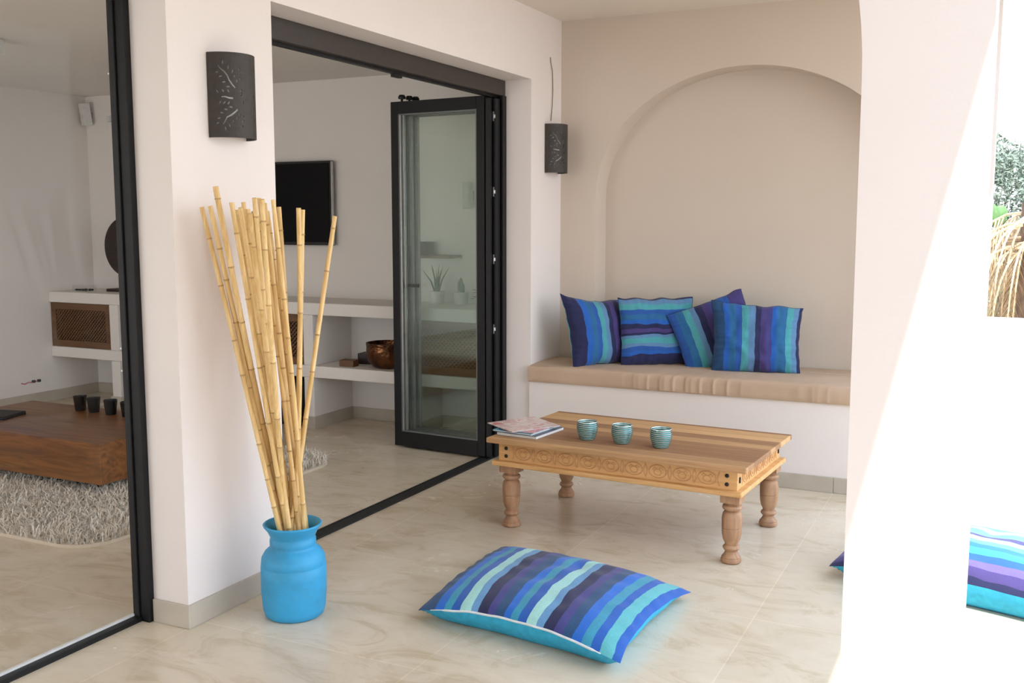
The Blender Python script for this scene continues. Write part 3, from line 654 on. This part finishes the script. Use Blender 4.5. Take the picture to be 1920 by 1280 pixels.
for i, (ax, ay, az, bx_, by_, bz) in enumerate(POLES):
    R_ = Vector((ax, ay, az)); Tt = Vector((bx_, by_, bz)); d = (Tt - R_) / (Tt.z - R_.z)
    B0 = R_ - d * 0.312; off = Vector((B0.x - UX, B0.y - UY, 0)); lim = 0.080
    if off.length > lim: off = off.normalized() * lim
    B0 = Vector((UX + off.x, UY + off.y, 0.016))
    rb_ = random.uniform(0.0088, 0.0112); bow = Vector((random.uniform(-1, 1), random.uniform(-1, 1), 0)) * 0.010
    pts = [Vector((0, 0, 0))]; rad = [rb_]; nodes = []
    def at(z):
        q = R_ + (Tt - R_) * ((z - R_.z) / (Tt.z - R_.z)); f_ = (z - R_.z) / (Tt.z - R_.z); return q + bow * 4 * f_ * (1 - f_) - B0
    ph = random.uniform(0, 0.12); nz = []; z = 0.34 + ph
    while z < Tt.z - 0.03: nz.append(z); z += random.uniform(0.09, 0.25)
    zsx = sorted(set([0.33] + [zz + e for zz in nz for e in (-0.003, -0.001, 0.001, 0.003)] + [0.33 + (Tt.z - 0.33) * k / 10 for k in range(1, 11)]))
    for zz in zsx:
        near = min([abs(zz - q) for q in nz] + [9]); r_ = rb_ * (1 - 0.12 * (zz - 0.33)); r_ *= 1.13 if near < 0.0015 else (0.97 if near < 0.005 else 1.0)
        pts.append(at(zz)); rad.append(r_)
    o = MB().tube(pts, rad, 10).build('bamboo_pole', 'bamboo_skin', smooth=True, loc=B0)
    o.data.materials.append(MATS['bamboo_node'])
    for p_ in o.data.polygons:       # thin darker rings at the nodes
        if len(p_.vertices) == 4 and any(abs(p_.center.z + B0.z - q) < 0.0035 for q in nz): p_.material_index = 1
    tag(o, PL.get(i, 'slender bamboo pole in the crowded middle of the bundle in the blue urn'), 'bamboo pole', 'bamboo poles in the blue urn')

# ---------------------------------------------------------------- carved wooden table on the terrace
tb = thing('carved_coffee_table', 'rustic carved coffee table with turned legs and plank top on the terrace', 'coffee table', (1.05, 4.515, 0), (0, 0, math.radians(-3.2)))
hx, hy = 0.622, 0.385
bx(-hx, hx, -hy, hy, 0.412, 0.436).build('tabletop', 'table_wood', tb, bevel=0.004)
ax_, ay_ = 0.575, 0.345
bx(-ax_, ax_, -ay_, -ay_ + 0.022, 0.325, 0.412).box(-ax_, ax_, ay_ - 0.022, ay_, 0.325, 0.412).box(-ax_, -ax_ + 0.022, -ay_ + 0.022, ay_ - 0.022, 0.325, 0.412).box(ax_ - 0.022, ax_, -ay_ + 0.022, ay_ - 0.022, 0.325, 0.412).build('apron', 'apron_wood', tb, bevel=0.002)
lx, ly = ax_ + 0.026, ay_ + 0.026
m = MB(); m.box(-lx, lx, -ly, -ly + 0.05, 0.303, 0.325); m.box(-lx, lx, ly - 0.05, ly, 0.303, 0.325); m.box(-lx, -lx + 0.05, -ly + 0.05, ly - 0.05, 0.303, 0.325); m.box(lx - 0.05, lx, -ly + 0.05, ly - 0.05, 0.303, 0.325)
m.build('lower_moulding', 'apron_wood', tb, bevel=0.005)
# carved running ovals in low relief on the apron faces
def relief(x0, x1, fx, n):
    m = MB(); st = (x1 - x0) / n; r0 = 0.0026
    for k in range(n):
        c_ = x0 + st * (k + 0.5)
        m.tube([fx(c_ + 0.36 * st * math.cos(t), 0.368 + 0.028 * math.sin(t)) for t in [2 * PI * i / 20 for i in range(20)]], r0, 5, closed=True)
        m.tube([fx(c_ + 0.16 * st * math.cos(t), 0.364 + 0.014 * math.sin(t)) for t in [2 * PI * i / 12 for i in range(12)]], r0, 5, closed=True)
        for sg in (-1, 1):
            m.tube([fx(c_ + sg * (0.5 - 0.07 * math.sin(PI * i / 6)) * st, 0.338 + 0.060 * i / 6) for i in range(7)], r0, 5)
            m.tube([fx(c_ + sg * st * 0.06, 0.378), fx(c_ + sg * st * 0.14, 0.386), fx(c_ + sg * st * 0.22, 0.374)], r0, 5)
    return m
m = relief(-0.50, 0.50, lambda x, z: (x, -ay_ - 0.0002, z), 9)
relief(-0.28, 0.28, lambda x, z: (ax_ + 0.0002, x, z), 5).build('carved_relief', 'relief_wood', tb, smooth=True)
m.build('carved_relief', 'relief_wood', tb, smooth=True)
studs = [(x, -ay_, z) for x in (-0.535, 0.530) for z in (0.349, 0.386)] + [(ax_, y, 0.366) for y in (-0.315, 0.315)]
for x, y, z in studs:
    if x == ax_: o = MB().obox((x + 0.002, y, z), 0.003, 0.006, 0.012).build('iron_stud', 'iron', tb, bevel=0.001)
    else:
        o = MB().lathe([(0.0, 0.0), (0.009, 0.0), (0.0085, 0.003), (0.005, 0.0055), (0.0, 0.006)], 16, cap=False).build('iron_stud', 'iron', tb, smooth='all', loc=(x, y + 0.0002, z), rot=(PI / 2, 0, 0))
legp = [(0.0, 0.0), (0.036, 0.0), (0.043, 0.006), (0.044, 0.016), (0.040, 0.022), (0.041, 0.026), (0.034, 0.034), (0.028, 0.044), (0.026, 0.052), (0.033, 0.058), (0.037, 0.066), (0.034, 0.074), (0.027, 0.078), (0.028, 0.086), (0.036, 0.102), (0.041, 0.125), (0.043, 0.150), (0.0405, 0.152), (0.0405, 0.155), (0.043, 0.157), (0.0435, 0.195), (0.041, 0.212), (0.036, 0.222), (0.028, 0.226), (0.030, 0.230), (0.040, 0.235), (0.043, 0.243), (0.040, 0.251), (0.030, 0.256), (0.032, 0.262), (0.036, 0.268)]
for sx_ in (-1, 1):
    for sy_ in (-1, 1):
        c_ = (sx_ * 0.537 + 0.006, sy_ * 0.300)
        m = MB().lathe(legp, 32, c_, cap=True); m.box(c_[0] - 0.042, c_[0] + 0.042, c_[1] - 0.042, c_[1] + 0.042, 0.266, 0.303)
        m.build('leg', 'leg_wood', tb, smooth=True)
ZT = 0.4362
# candle glasses
cg = None
prf = [(0.0, 0.0), (0.030, 0.0)]
k = 0
for i in range(49):
    z = 0.002 + 0.078 * i / 48; u_ = z / 0.08
    r_ = 0.033 + 0.0165 * math.sin(min(1, u_ * 1.25) * PI / 2) - 0.003 * max(0, u_ - 0.7) / 0.3
    prf.append((r_ + 0.0011 * math.cos(2 * PI * z / 0.0088), z))
prf += [(0.046, 0.082), (0.048, 0.086), (0.0455, 0.088), (0.0435, 0.084), (0.045, 0.06), (0.042, 0.03), (0.030, 0.008), (0.0, 0.008)]
for i, (x, y, wh) in enumerate(((0.852, 4.335, 'leftmost of three, nearest the magazines'), (1.025, 4.33, 'middle one of the three'), (1.212, 4.325, 'rightmost of the three'))):
    if cg is None:
        cg = thing('candle_holder', 'x', 'candle holder')
        parts_ = [MB().lathe(prf, 40, cap=False).build('glass_cup', 'mercury_glass', cg, smooth='all'), MB().lathe([(0.0, 0.010), (0.030, 0.010), (0.0405, 0.03), (0.043, 0.062), (0.0, 0.060)], 28, cap=False).build('candle', 'candle_wax', cg, smooth=True), MB().tube([(0, 0, 0.060), (0.001, 0, 0.070)], 0.001, 6).build('wick', 'rubber', cg)]
        o = cg
    else:
        o = cg.copy(); C.objects.link(o)
        for p_ in parts_: q = p_.copy(); C.objects.link(q); q.parent = o
    o.location = (x, y, ZT); o.rotation_euler = (0, 0, i * 1.3)
    tag(o, 'ribbed turquoise and silver candle glass on the carved table, ' + wh, 'candle holder', 'ribbed candle glasses on the carved table')
# magazines, bottom to top
def mag(name, label, cat, quad, z, th, cover, spine=0.0, curl=None):
    """sheet stack with a cover; quad = four corners, counter-clockwise from the near left one"""
    cx_, cy_ = sum(p[0] for p in quad) / 4, sum(p[1] for p in quad) / 4
    t = thing(name, label, cat, (cx_, cy_, z), group='magazines stacked on the carved table')
    N = 10
    def grid(zb, s_):
        vs = []
        for j in range(N + 1):
            for i in range(N + 1):
                u_, v_ = i / N, j / N; a_ = Vector(quad[0]).lerp(Vector(quad[1]), u_); b_ = Vector(quad[3]).lerp(Vector(quad[2]), u_); p = a_.lerp(b_, v_)
                p = Vector((cx_, cy_)) + (p - Vector((cx_, cy_))) * s_; dz = curl(u_, v_) if curl else 0
                vs.append((p.x - cx_, p.y - cy_, zb + dz))
        return vs
    def slab(z0, z1, s_):
        n2 = (N + 1) ** 2; vs = grid(z0, s_) + grid(z1, s_); fs = []
        for j in range(N):
            for i in range(N):
                q = j * (N + 1) + i; fs.append((q, q + N + 1, q + N + 2, q + 1)); fs.append((q + n2, q + 1 + n2, q + N + 2 + n2, q + N + 1 + n2))
        ring = list(range(N)) + [j * (N + 1) + N for j in range(N)] + [N * (N + 1) + i for i in range(N, 0, -1)] + [j * (N + 1) for j in range(N, 0, -1)]
        for a_, b_ in zip(ring, ring[1:] + ring[:1]): fs.append((a_, b_, b_ + n2, a_ + n2))
        return MB().add(vs, fs)
    slab(0.0006, th - 0.0007, 0.99).build('pages', 'paper', t)
    slab(th - 0.0006, th, 1.0).build('front_cover', cover, t); slab(0, 0.0005, 1.0).build('back_cover', cover, t)
    return t
Q = lambda x, y, w_, d_, r_: [(x + a_ * w_ / 2 * math.cos(r_) - b_ * d_ / 2 * math.sin(r_), y + a_ * w_ / 2 * math.sin(r_) + b_ * d_ / 2 * math.cos(r_)) for a_, b_ in ((-1, -1), (1, -1), (1, 1), (-1, 1))]
mag('magazine', 'thick grey and white magazine at the bottom of the stack', 'magazine', [(0.425, 4.245), (0.640, 4.225), (0.668, 4.49), (0.45, 4.52)], ZT, 0.013, 'cover_dark')
mag('magazine', 'turquoise edged magazine second from the bottom of the stack', 'magazine', [(0.395, 4.26), (0.610, 4.235), (0.645, 4.50), (0.43, 4.53)], ZT + 0.0135, 0.007, 'cover_teal')
mag('magazine', 'pink magazine lying just under the top one', 'magazine', [(0.44, 4.275), (0.615, 4.245), (0.64, 4.47), (0.46, 4.50)], ZT + 0.021, 0.004, 'cover_pink')
mag('magazine', 'red and white magazine on top, turned and jutting past the table edge', 'magazine', [(0.522, 4.212), (0.668, 4.445), (0.455, 4.600), (0.318, 4.355)], ZT + 0.0255, 0.0035, 'cover_red')

# ---------------------------------------------------------------- bench mattress
mt = MB(); NX, NY = 420, 40
def wr(x, y, z):
    v = 0.0035 * noise.noise(Vector((x * 3, y * 3, 0.3))) + 0.0018 * noise.noise(Vector((x * 14, y * 5, 2)))
    g = math.exp(-((x - 1.0) / 0.35) ** 2) + 0.7 * math.exp(-((x - 1.72) / 0.12) ** 2)
    fold = (1 - min(1, abs(noise.noise(Vector((x * 13 - (y - 5.52) * 14, y * 2, 5)))) * 3.2)) ** 1.5
    return v, g * fold * 0.0075
vs = []; fs = []
def ring(x, x_in):
    """section across the mattress at x: list of (y, z)"""
    yb = 5.985
    pts = [(5.515, 0.482), (5.509, 0.490), (5.506, 0.510), (5.506, 0.530), (5.507, 0.550), (5.510, 0.568), (5.518, 0.577), (5.530, 0.580)]
    pts += [(5.53 + (yb - 5.53) * i / 20, 0.581 + 0.004 * math.sin(PI * i / 20)) for i in range(1, 20)] + [(yb, 0.575), (yb, 0.482)]
    out = []
    for y, z in pts:
        v, f_ = wr(x, y, z)
        if z > 0.484:
            if y < 5.52: out.append((x, y - f_ + v, z))
            else: out.append((x, y, z + v + f_ * 0.55 * math.exp(-(y - 5.52) / 0.25)))
        else: out.append((x, y, z))
    return out
rows = [ring(0.003 + (2.19) * i / NX, 0) for i in range(NX + 1)]; k = len(rows[0])
for r_ in rows: vs += r_
for i in range(NX):
    for j in range(k): a_, b_ = i * k + j, i * k + (j + 1) % k; fs.append((a_, b_, b_ + k, a_ + k))
fs.append(tuple(range(k))); fs.append(tuple(NX * k + j for j in range(k))[::-1])
mt.add(vs, fs)
mat_o = mt.build('bench_mattress', 'beige_canvas', smooth=True)
tag(mat_o, 'long beige canvas mattress on the white masonry bench', 'mattress')
tag(bx(0.246, 2.082, 5.99, 6.183, 0.482, 0.578).build('niche_pad', 'beige_canvas', bevel=0.012, seg=3), 'beige canvas pad filling the arched niche behind the mattress', 'mattress')

# ---------------------------------------------------------------- scatter cushions
def cushion(name, label, Wd, Hh, Tk, mat, back, loc, rot, group, seed=0, pinch=0.05, lean=0, sag=0.0, front_u=None, corner=None):
    t = thing(name, label, 'cushion', loc, rot, group)
    N = 44
    def outline(u_, v_):
        x = u_ * Wd / 2 * (1 - pinch * (1 - v_ * v_)); z = v_ * Hh / 2 * (1 - pinch * (1 - u_ * u_))
        x += 0.006 * noise.noise(Vector((u_ * 3, v_ * 4, seed))) ; z += 0.010 * noise.noise(Vector((u_ * 3, v_ * 3, seed + 7)))
        if corner:   # pull single corners out or in: {(su, sv): (dx, dz)}
            for (su, sv), (dx, dz) in corner.items():
                w_ = max(0, (1 + su * u_) / 2) ** 4 * max(0, (1 + sv * v_) / 2) ** 4; x += dx * w_; z += dz * w_
        return x, z
    def side(s_):
        vs = []; uv = []
        for j in range(N + 1):
            for i in range(N + 1):
                u_, v_ = 2 * i / N - 1, 2 * j / N - 1; x, z = outline(u_, v_)
                e = max(0, 1 - abs(u_) ** 2.6) * max(0, 1 - abs(v_) ** 2.6); th = Tk / 2 * e ** 0.5
                edge = min(1 - abs(u_), 1 - abs(v_))
                wr_ = math.exp(-edge * 5) * (1 - math.exp(-edge * 30))
                if 1 - abs(u_) < 1 - abs(v_): rip = math.sin(v_ * 34 + 5 * noise.noise(Vector((v_ * 5, seed, u_))))
                else: rip = math.sin(u_ * 34 + 5 * noise.noise(Vector((u_ * 5, seed + 3, v_))))
                th += 0.0065 * rip * wr_ + 0.016 * e * noise.noise(Vector((u_ * 2.2, v_ * 2.2, seed + 11 * s_))) + 0.008 * e ** 0.5 * noise.noise(Vector((u_ * 7, v_ * 3.5, seed + 5 * s_)))
                vs.append((x, -s_ * th if s_ > 0 else -s_ * th, z)); uv.append(((u_ + 1) / 2, (v_ + 1) / 2))
        fs = [(j * (N + 1) + i, j * (N + 1) + i + 1, (j + 1) * (N + 1) + i + 1, (j + 1) * (N + 1) + i) for j in range(N) for i in range(N)]
        if s_ < 0: fs = [f[::-1] for f in fs]
        return MB().add(vs, fs, uv)
    f_ = side(1).build('striped_cover', mat, t, smooth='all', fixn=False); b_ = side(-1).build('back_cover', back, t, smooth='all', fixn=False)
    b_['label'] = 'plain aqua back cover'
    pts = [outline(*q) for q in [(-1 + 2 * i / 30, -1) for i in range(30)] + [(1, -1 + 2 * i / 30) for i in range(30)] + [(1 - 2 * i / 30, 1) for i in range(30)] + [(-1, 1 - 2 * i / 30) for i in range(30)]]
    MB().tube([(x, 0, z) for x, z in pts], 0.0016, 6, closed=True).build('seam', 'navy_cloth', t, smooth='all')
    return t
GB = 'striped cushions lined up on the bench'
BRI = (0.014, 0.125, 0.52); BLUE = (0.018, 0.105, 0.42); TBL = (0.02, 0.15, 0.36); AQUA = (0.08, 0.39, 0.44); STEEL = (0.12, 0.27, 0.48); PUR = (0.065, 0.045, 0.20)
E_ = [(14, DTEAL), (7, BRI), (8, TBL), (7.5, BLUE), (8.5, AQUA), (8, STEEL), (7, NAVY), (8, PUR), (6, IND), (6, BRI), (12, TBL), (8, AQUA), (6, STEEL), (4, NAVY)]
mat_stripes('stripes_vertical', E_)
mat_stripes('stripes_left', [(17, NAVY), (9, BRI), (8, TBL), (7, BLUE), (8, AQUA), (8, STEEL), (7, NAVY), (8, PUR), (10, NAVY), (8, BLUE), (10, TEAL)])
mat_stripes('stripes_level', [(14, NAVY), (5, BRI), (7, BLUE), (5, STEEL), (9, AQUA), (5, STEEL), (3, NAVY), (6, PUR), (7, NAVY), (7, BRI), (8, TBL), (8, BLUE), (9, AQUA), (8, STEEL), (3, NAVY)], 'Y')
mat_stripes('stripes_tilted', [(10, BLUE), (10, TBL), (9, AQUA), (7, STEEL), (9, NAVY), (8, PUR), (6, IND), (9, TBL), (12, BLUE), (20, PUR)])
ZB = 0.588
lean = math.radians(-14)
cushion('scatter_cushion', 'blue striped cushion at the left end of the bench, its navy edge towards the wall', 0.43, 0.40, 0.17, 'stripes_left', 'aqua_cloth', (0.362, 5.765, ZB + 0.185), (lean, 0, math.radians(54)), GB, 1, corner={(-1, 1): (-0.03, 0.05), (-1, -1): (0, -0.01)})
cushion('scatter_cushion', 'blue cushion with level stripes, second from the left on the bench', 0.47, 0.42, 0.13, 'stripes_level', 'aqua_cloth', (0.685, 5.90, ZB + 0.195), (math.radians(-15), 0, math.radians(33)), GB, 2)
cushion('scatter_cushion', 'tilted blue cushion with slanting stripes, third from the left on the bench', 0.47, 0.40, 0.11, 'stripes_tilted', 'aqua_cloth', (1.03, 5.945, ZB + 0.195), (math.radians(-14), math.radians(-20), math.radians(22)), GB, 3)
cushion('scatter_cushion', 'blue cushion with upright stripes and a purple band at the right end of the row', 0.50, 0.40, 0.13, 'stripes_vertical', 'aqua_cloth', (1.295, 5.855, ZB + 0.185), (math.radians(-9), 0, math.radians(13)), GB, 4, corner={(1, 1): (0.01, -0.02), (-1, 1): (-0.01, 0.02)})

def floor_cushion(name, label, corners, mat, seam_z, top, seed, zip_side=True):
    """corners: near-left, near-right, far-right, far-left on the floor"""
    cx_ = sum(p[0] for p in corners) / 4; cy_ = sum(p[1] for p in corners) / 4
    t = thing(name, label, 'floor cushion', (cx_, cy_, 0), group='striped floor cushions on the terrace'); N = 56
    def base(u_, v_):
        a_, b_ = (u_ + 1) / 2, (v_ + 1) / 2
        p = Vector(corners[0]).lerp(Vector(corners[1]), a_).lerp(Vector(corners[3]).lerp(Vector(corners[2]), a_), b_)
        c_ = Vector((cx_, cy_)); d = p - c_
        k_ = 1 - 0.06 * (1 - min(abs(u_), abs(v_)) ** 2) * max(abs(u_), abs(v_)) ** 2
        return d * k_ + Vector((noise.noise(Vector((u_ * 2, v_ * 2, seed))), noise.noise(Vector((u_ * 2, v_ * 2, seed + 5))))) * 0.008
    def sz(u_, v_):
        e = 1 - (abs(u_) ** 2.5) * (abs(v_) ** 2.5); cor = 1 - e
        return seam_z * (0.55 + 0.45 * e) * (1 - 0.16 * (v_ + 1)) + 0.004 * noise.noise(Vector((u_ * 5, v_ * 5, seed + 9)))
    def shell(up):
        vs = []; uv = []
        for j in range(N + 1):
            for i in range(N + 1):
                u_, v_ = 2 * i / N - 1, 2 * j / N - 1
                p = base(u_, v_); e = max(0, 1 - abs(u_) ** 2.8) * max(0, 1 - abs(v_) ** 2.8); s0 = sz(u_, v_)
                if up:
                    z = s0 + top * e ** 0.62 * (1 + 0.10 * noise.noise(Vector((u_ * 1.5, v_ * 1.5, seed)))); edge = min(1 - abs(u_), 1 - abs(v_)); w_ = math.exp(-edge * 8) * (1 - math.exp(-edge * 40))
                    rip = math.sin((u_ if 1 - abs(v_) < 1 - abs(u_) else v_) * 26 + seed) ; z += 0.004 * rip * w_ + 0.007 * e * noise.noise(Vector((u_ * 4, v_ * 4, seed))) + 0.004 * e * noise.noise(Vector((u_ * 9, v_ * 3, seed + 2)))
                    z -= 0.020 * math.exp(-((u_ - 0.10) / 0.07) ** 2 - ((v_ - 0.42) / 0.14) ** 2)
                else:
                    k_ = min(1, (1 - max(abs(u_), abs(v_))) / 0.16); z = max(0.0006, s0 * (1 - k_ ** 1.0) ** 0.9 if k_ < 1 else 0.0006)
                    bul = 0.028 * math.sin(PI * min(1, k_ * 1.0)) * (1 - abs(u_ * v_) ** 3); m_ = max(abs(u_), abs(v_)); p = p * (1 + bul * 1.4 * (1 if m_ > 0 else 0))
                vs.append((p.x, p.y, z)); uv.append(((u_ + 1) / 2, (v_ + 1) / 2))
        fs = [(j * (N + 1) + i, j * (N + 1) + i + 1, (j + 1) * (N + 1) + i + 1, (j + 1) * (N + 1) + i) for j in range(N) for i in range(N)]
        if not up: fs = [f[::-1] for f in fs]
        return MB().add(vs, fs, uv)
    shell(True).build('striped_cover', mat, t, smooth='all', fixn=False)
    o = shell(False).build('base_cover', 'turquoise_cloth', t, smooth='all', fixn=False); o['label'] = 'plain turquoise underside'
    pts = []
    for i in range(0, 49):
        u_ = -0.88 + 1.72 * i / 48; p = base(u_, -1); pts.append((p.x, p.y - 0.002, sz(u_, -1) + 0.001))
    if zip_side: MB().tube(pts, [0.0042 if 3 < i < 47 else 0.002 for i in range(49)], 6).build('zip_tape', 'zip_white', t, smooth='all')
    return t
BRI = (0.012, 0.16, 0.68); BLUE = (0.012, 0.115, 0.50); TBL = (0.02, 0.20, 0.42); AQUA = (0.12, 0.50, 0.55); STEEL = (0.14, 0.34, 0.60)
mat_stripes('stripes_floor', [(10, DTEAL), (6, BRI), (5.5, TEAL), (5.5, BLUE), (7, PALE), (4.5, STEEL), (7, NAVY), (5.5, IND), (6, DTEAL), (5, BRI), (5.5, TEAL), (5.5, BLUE), (6.5, PALE), (5, STEEL), (6.5, NAVY), (5.5, IND), (6.5, DTEAL), (6, BRI), (5.5, TEAL), (5.5, BLUE), (7, AQUA), (5, BLUE)])
mat_stripes('stripes_floor_cross', [(2, NAVY), (6, PUR), (6, (0.16, 0.12, 0.42)), (7, BLUE), (7, TEAL), (6, TBL), (6, AQUA), (8, PALE), (4, IND), (4, PUR), (5, STEEL), (6, AQUA), (8, PALE), (6, STEEL), (8, PALE), (9, TEAL)], 'Y')
floor_cushion('floor_cushion', 'large blue striped floor cushion in front of the carved table', [(0.715, 3.03), (1.525, 2.93), (1.545, 3.68), (0.645, 3.84)], 'stripes_floor', 0.088, 0.064, 3)
floor_cushion('floor_cushion', 'blue striped floor cushion half in sun behind the white pillar', [(1.985, 4.14), (2.95, 3.88), (3.05, 4.72), (2.10, 4.90)], 'stripes_floor_cross', 0.105, 0.095, 6, False)

# ---------------------------------------------------------------- garden beyond the parapet
random.seed(21)
pt = thing('palm_tree', 'dead palm with a skirt of dry straw-coloured fronds beyond the parapet', 'palm tree', (2.80, 9.3, -0.1))
MB().tube([(0, 0, 0), (0.02, 0.02, 0.8), (0, 0.03, 1.7)], [0.17, 0.15, 0.13], 14).build('trunk', 'bark', pt, smooth=True)
for k in range(70):
    a_ = random.uniform(0, 2 * PI); L = random.uniform(0.9, 1.5); r0 = random.uniform(0.35, 0.6); z0 = random.uniform(1.25, 1.62)
    m = MB(); base_ = []
    for i in range(9):
        f_ = i / 8; r_ = 0.12 + r0 * math.sin(min(1, f_ * 1.2) * PI / 2); z = z0 + 0.06 * math.sin(f_ * PI * 0.6) - L * f_ ** 1.9; base_.append(Vector((r_ * math.cos(a_), r_ * math.sin(a_), max(0.02, z))))
    m.tube(base_, [0.012 * (1 - 0.7 * i / 8) for i in range(9)], 5)
    side_ = Vector((-math.sin(a_), math.cos(a_), 0))
    for i in range(26):
        f_ = 0.15 + 0.85 * i / 26; j = min(7, int(f_ * 8)); p = base_[j].lerp(base_[j + 1], f_ * 8 - j)
        for sg in (-1, 1):
            ll = random.uniform(0.15, 0.32); e = p + side_ * sg * ll * random.uniform(0.25, 0.6) + Vector((math.cos(a_) * 0.04, math.sin(a_) * 0.04, -ll)); e.z = max(0.01, e.z)
            w_ = side_.cross(Vector((0, 0, 1))) * 0.006 + side_ * 0.003; m.add([p - w_, p + w_, e], [(0, 1, 2)])
    m.build('frond', 'dry_frond', pt, fixn=False)
pc = thing('prickly_pear', 'bright green prickly pear pads beside the dry palm', 'cactus', (2.40, 10.9, -0.1))
pads = [(0, 0, 0.5, 0.14, 0.0), (0.10, 0.02, 0.85, 0.12, 0.3), (-0.05, 0.0, 0.95, 0.12, -0.2), (0.03, 0.01, 1.22, 0.12, 0.1), (0.10, 0.03, 1.50, 0.09, 0.3), (0.02, 0, 1.52, 0.095, -0.2), (0, 0, 0.2, 0.15, 0.0)]
for x, y, z, r_, tl in pads:
    o = MB().lathe([(0.0, -0.022), (r_ * 0.7, -0.02), (r_, 0.0), (r_ * 0.7, 0.02), (0.0, 0.022)], 20, cap=False).build('cactus_pad', 'cactus_green', pc, smooth=True)
    o.location = (x, y, z + 0.1); o.rotation_euler = (PI / 2, tl, random.uniform(-0.3, 0.3)); o.scale = (0.85, 1.15, 1)
def bush(name, label, loc, rx, rz, n, mat, leafsize, cat='tree'):
    t = thing(name, label, cat, loc); m = MB()
    for k in range(n):
        d = Vector((random.gauss(0, 1), random.gauss(0, 1), random.gauss(0, 1))).normalized() * random.uniform(0.55, 1) ** 0.5
        lump = 1 + 0.25 * noise.noise(d * 2.5)
        p = Vector((d.x * rx * lump, d.y * rx * lump, rz * 1.1 + d.z * rz * lump)); q = Vector((random.gauss(0, 1), random.gauss(0, 1), random.gauss(0, 1))).normalized(); r_ = q.orthogonal().normalized()
        m.add([p - q * leafsize, p + r_ * leafsize * 0.35, p + q * leafsize, p - r_ * leafsize * 0.35], [(0, 1, 2, 3)])
    m.build('foliage', mat, t, fixn=False)
    m = MB().tube([(0, 0, 0), (0.05, 0, rz)], [0.08, 0.05], 10)
    for k in range(7): a_ = k * 0.9; m.tube([(0.02, 0, rz * 0.5), (rx * 0.5 * math.cos(a_), rx * 0.5 * math.sin(a_), rz * (0.9 + 0.1 * k))], [0.03, 0.01], 6)
    m.build('trunk', 'bark', t, smooth=True)
bush('garden_tree', 'grey-green feathery tree rising behind the dry palm', (2.3, 14.5, -0.1), 0.85, 1.25, 14000, 'bush_leaf', 0.045)
bush('garden_shrub', 'low olive shrub behind the dry palm, right of the feathery tree', (4.1, 14.0, -0.1), 0.75, 0.85, 7000, 'bush_leaf', 0.04, 'shrub')
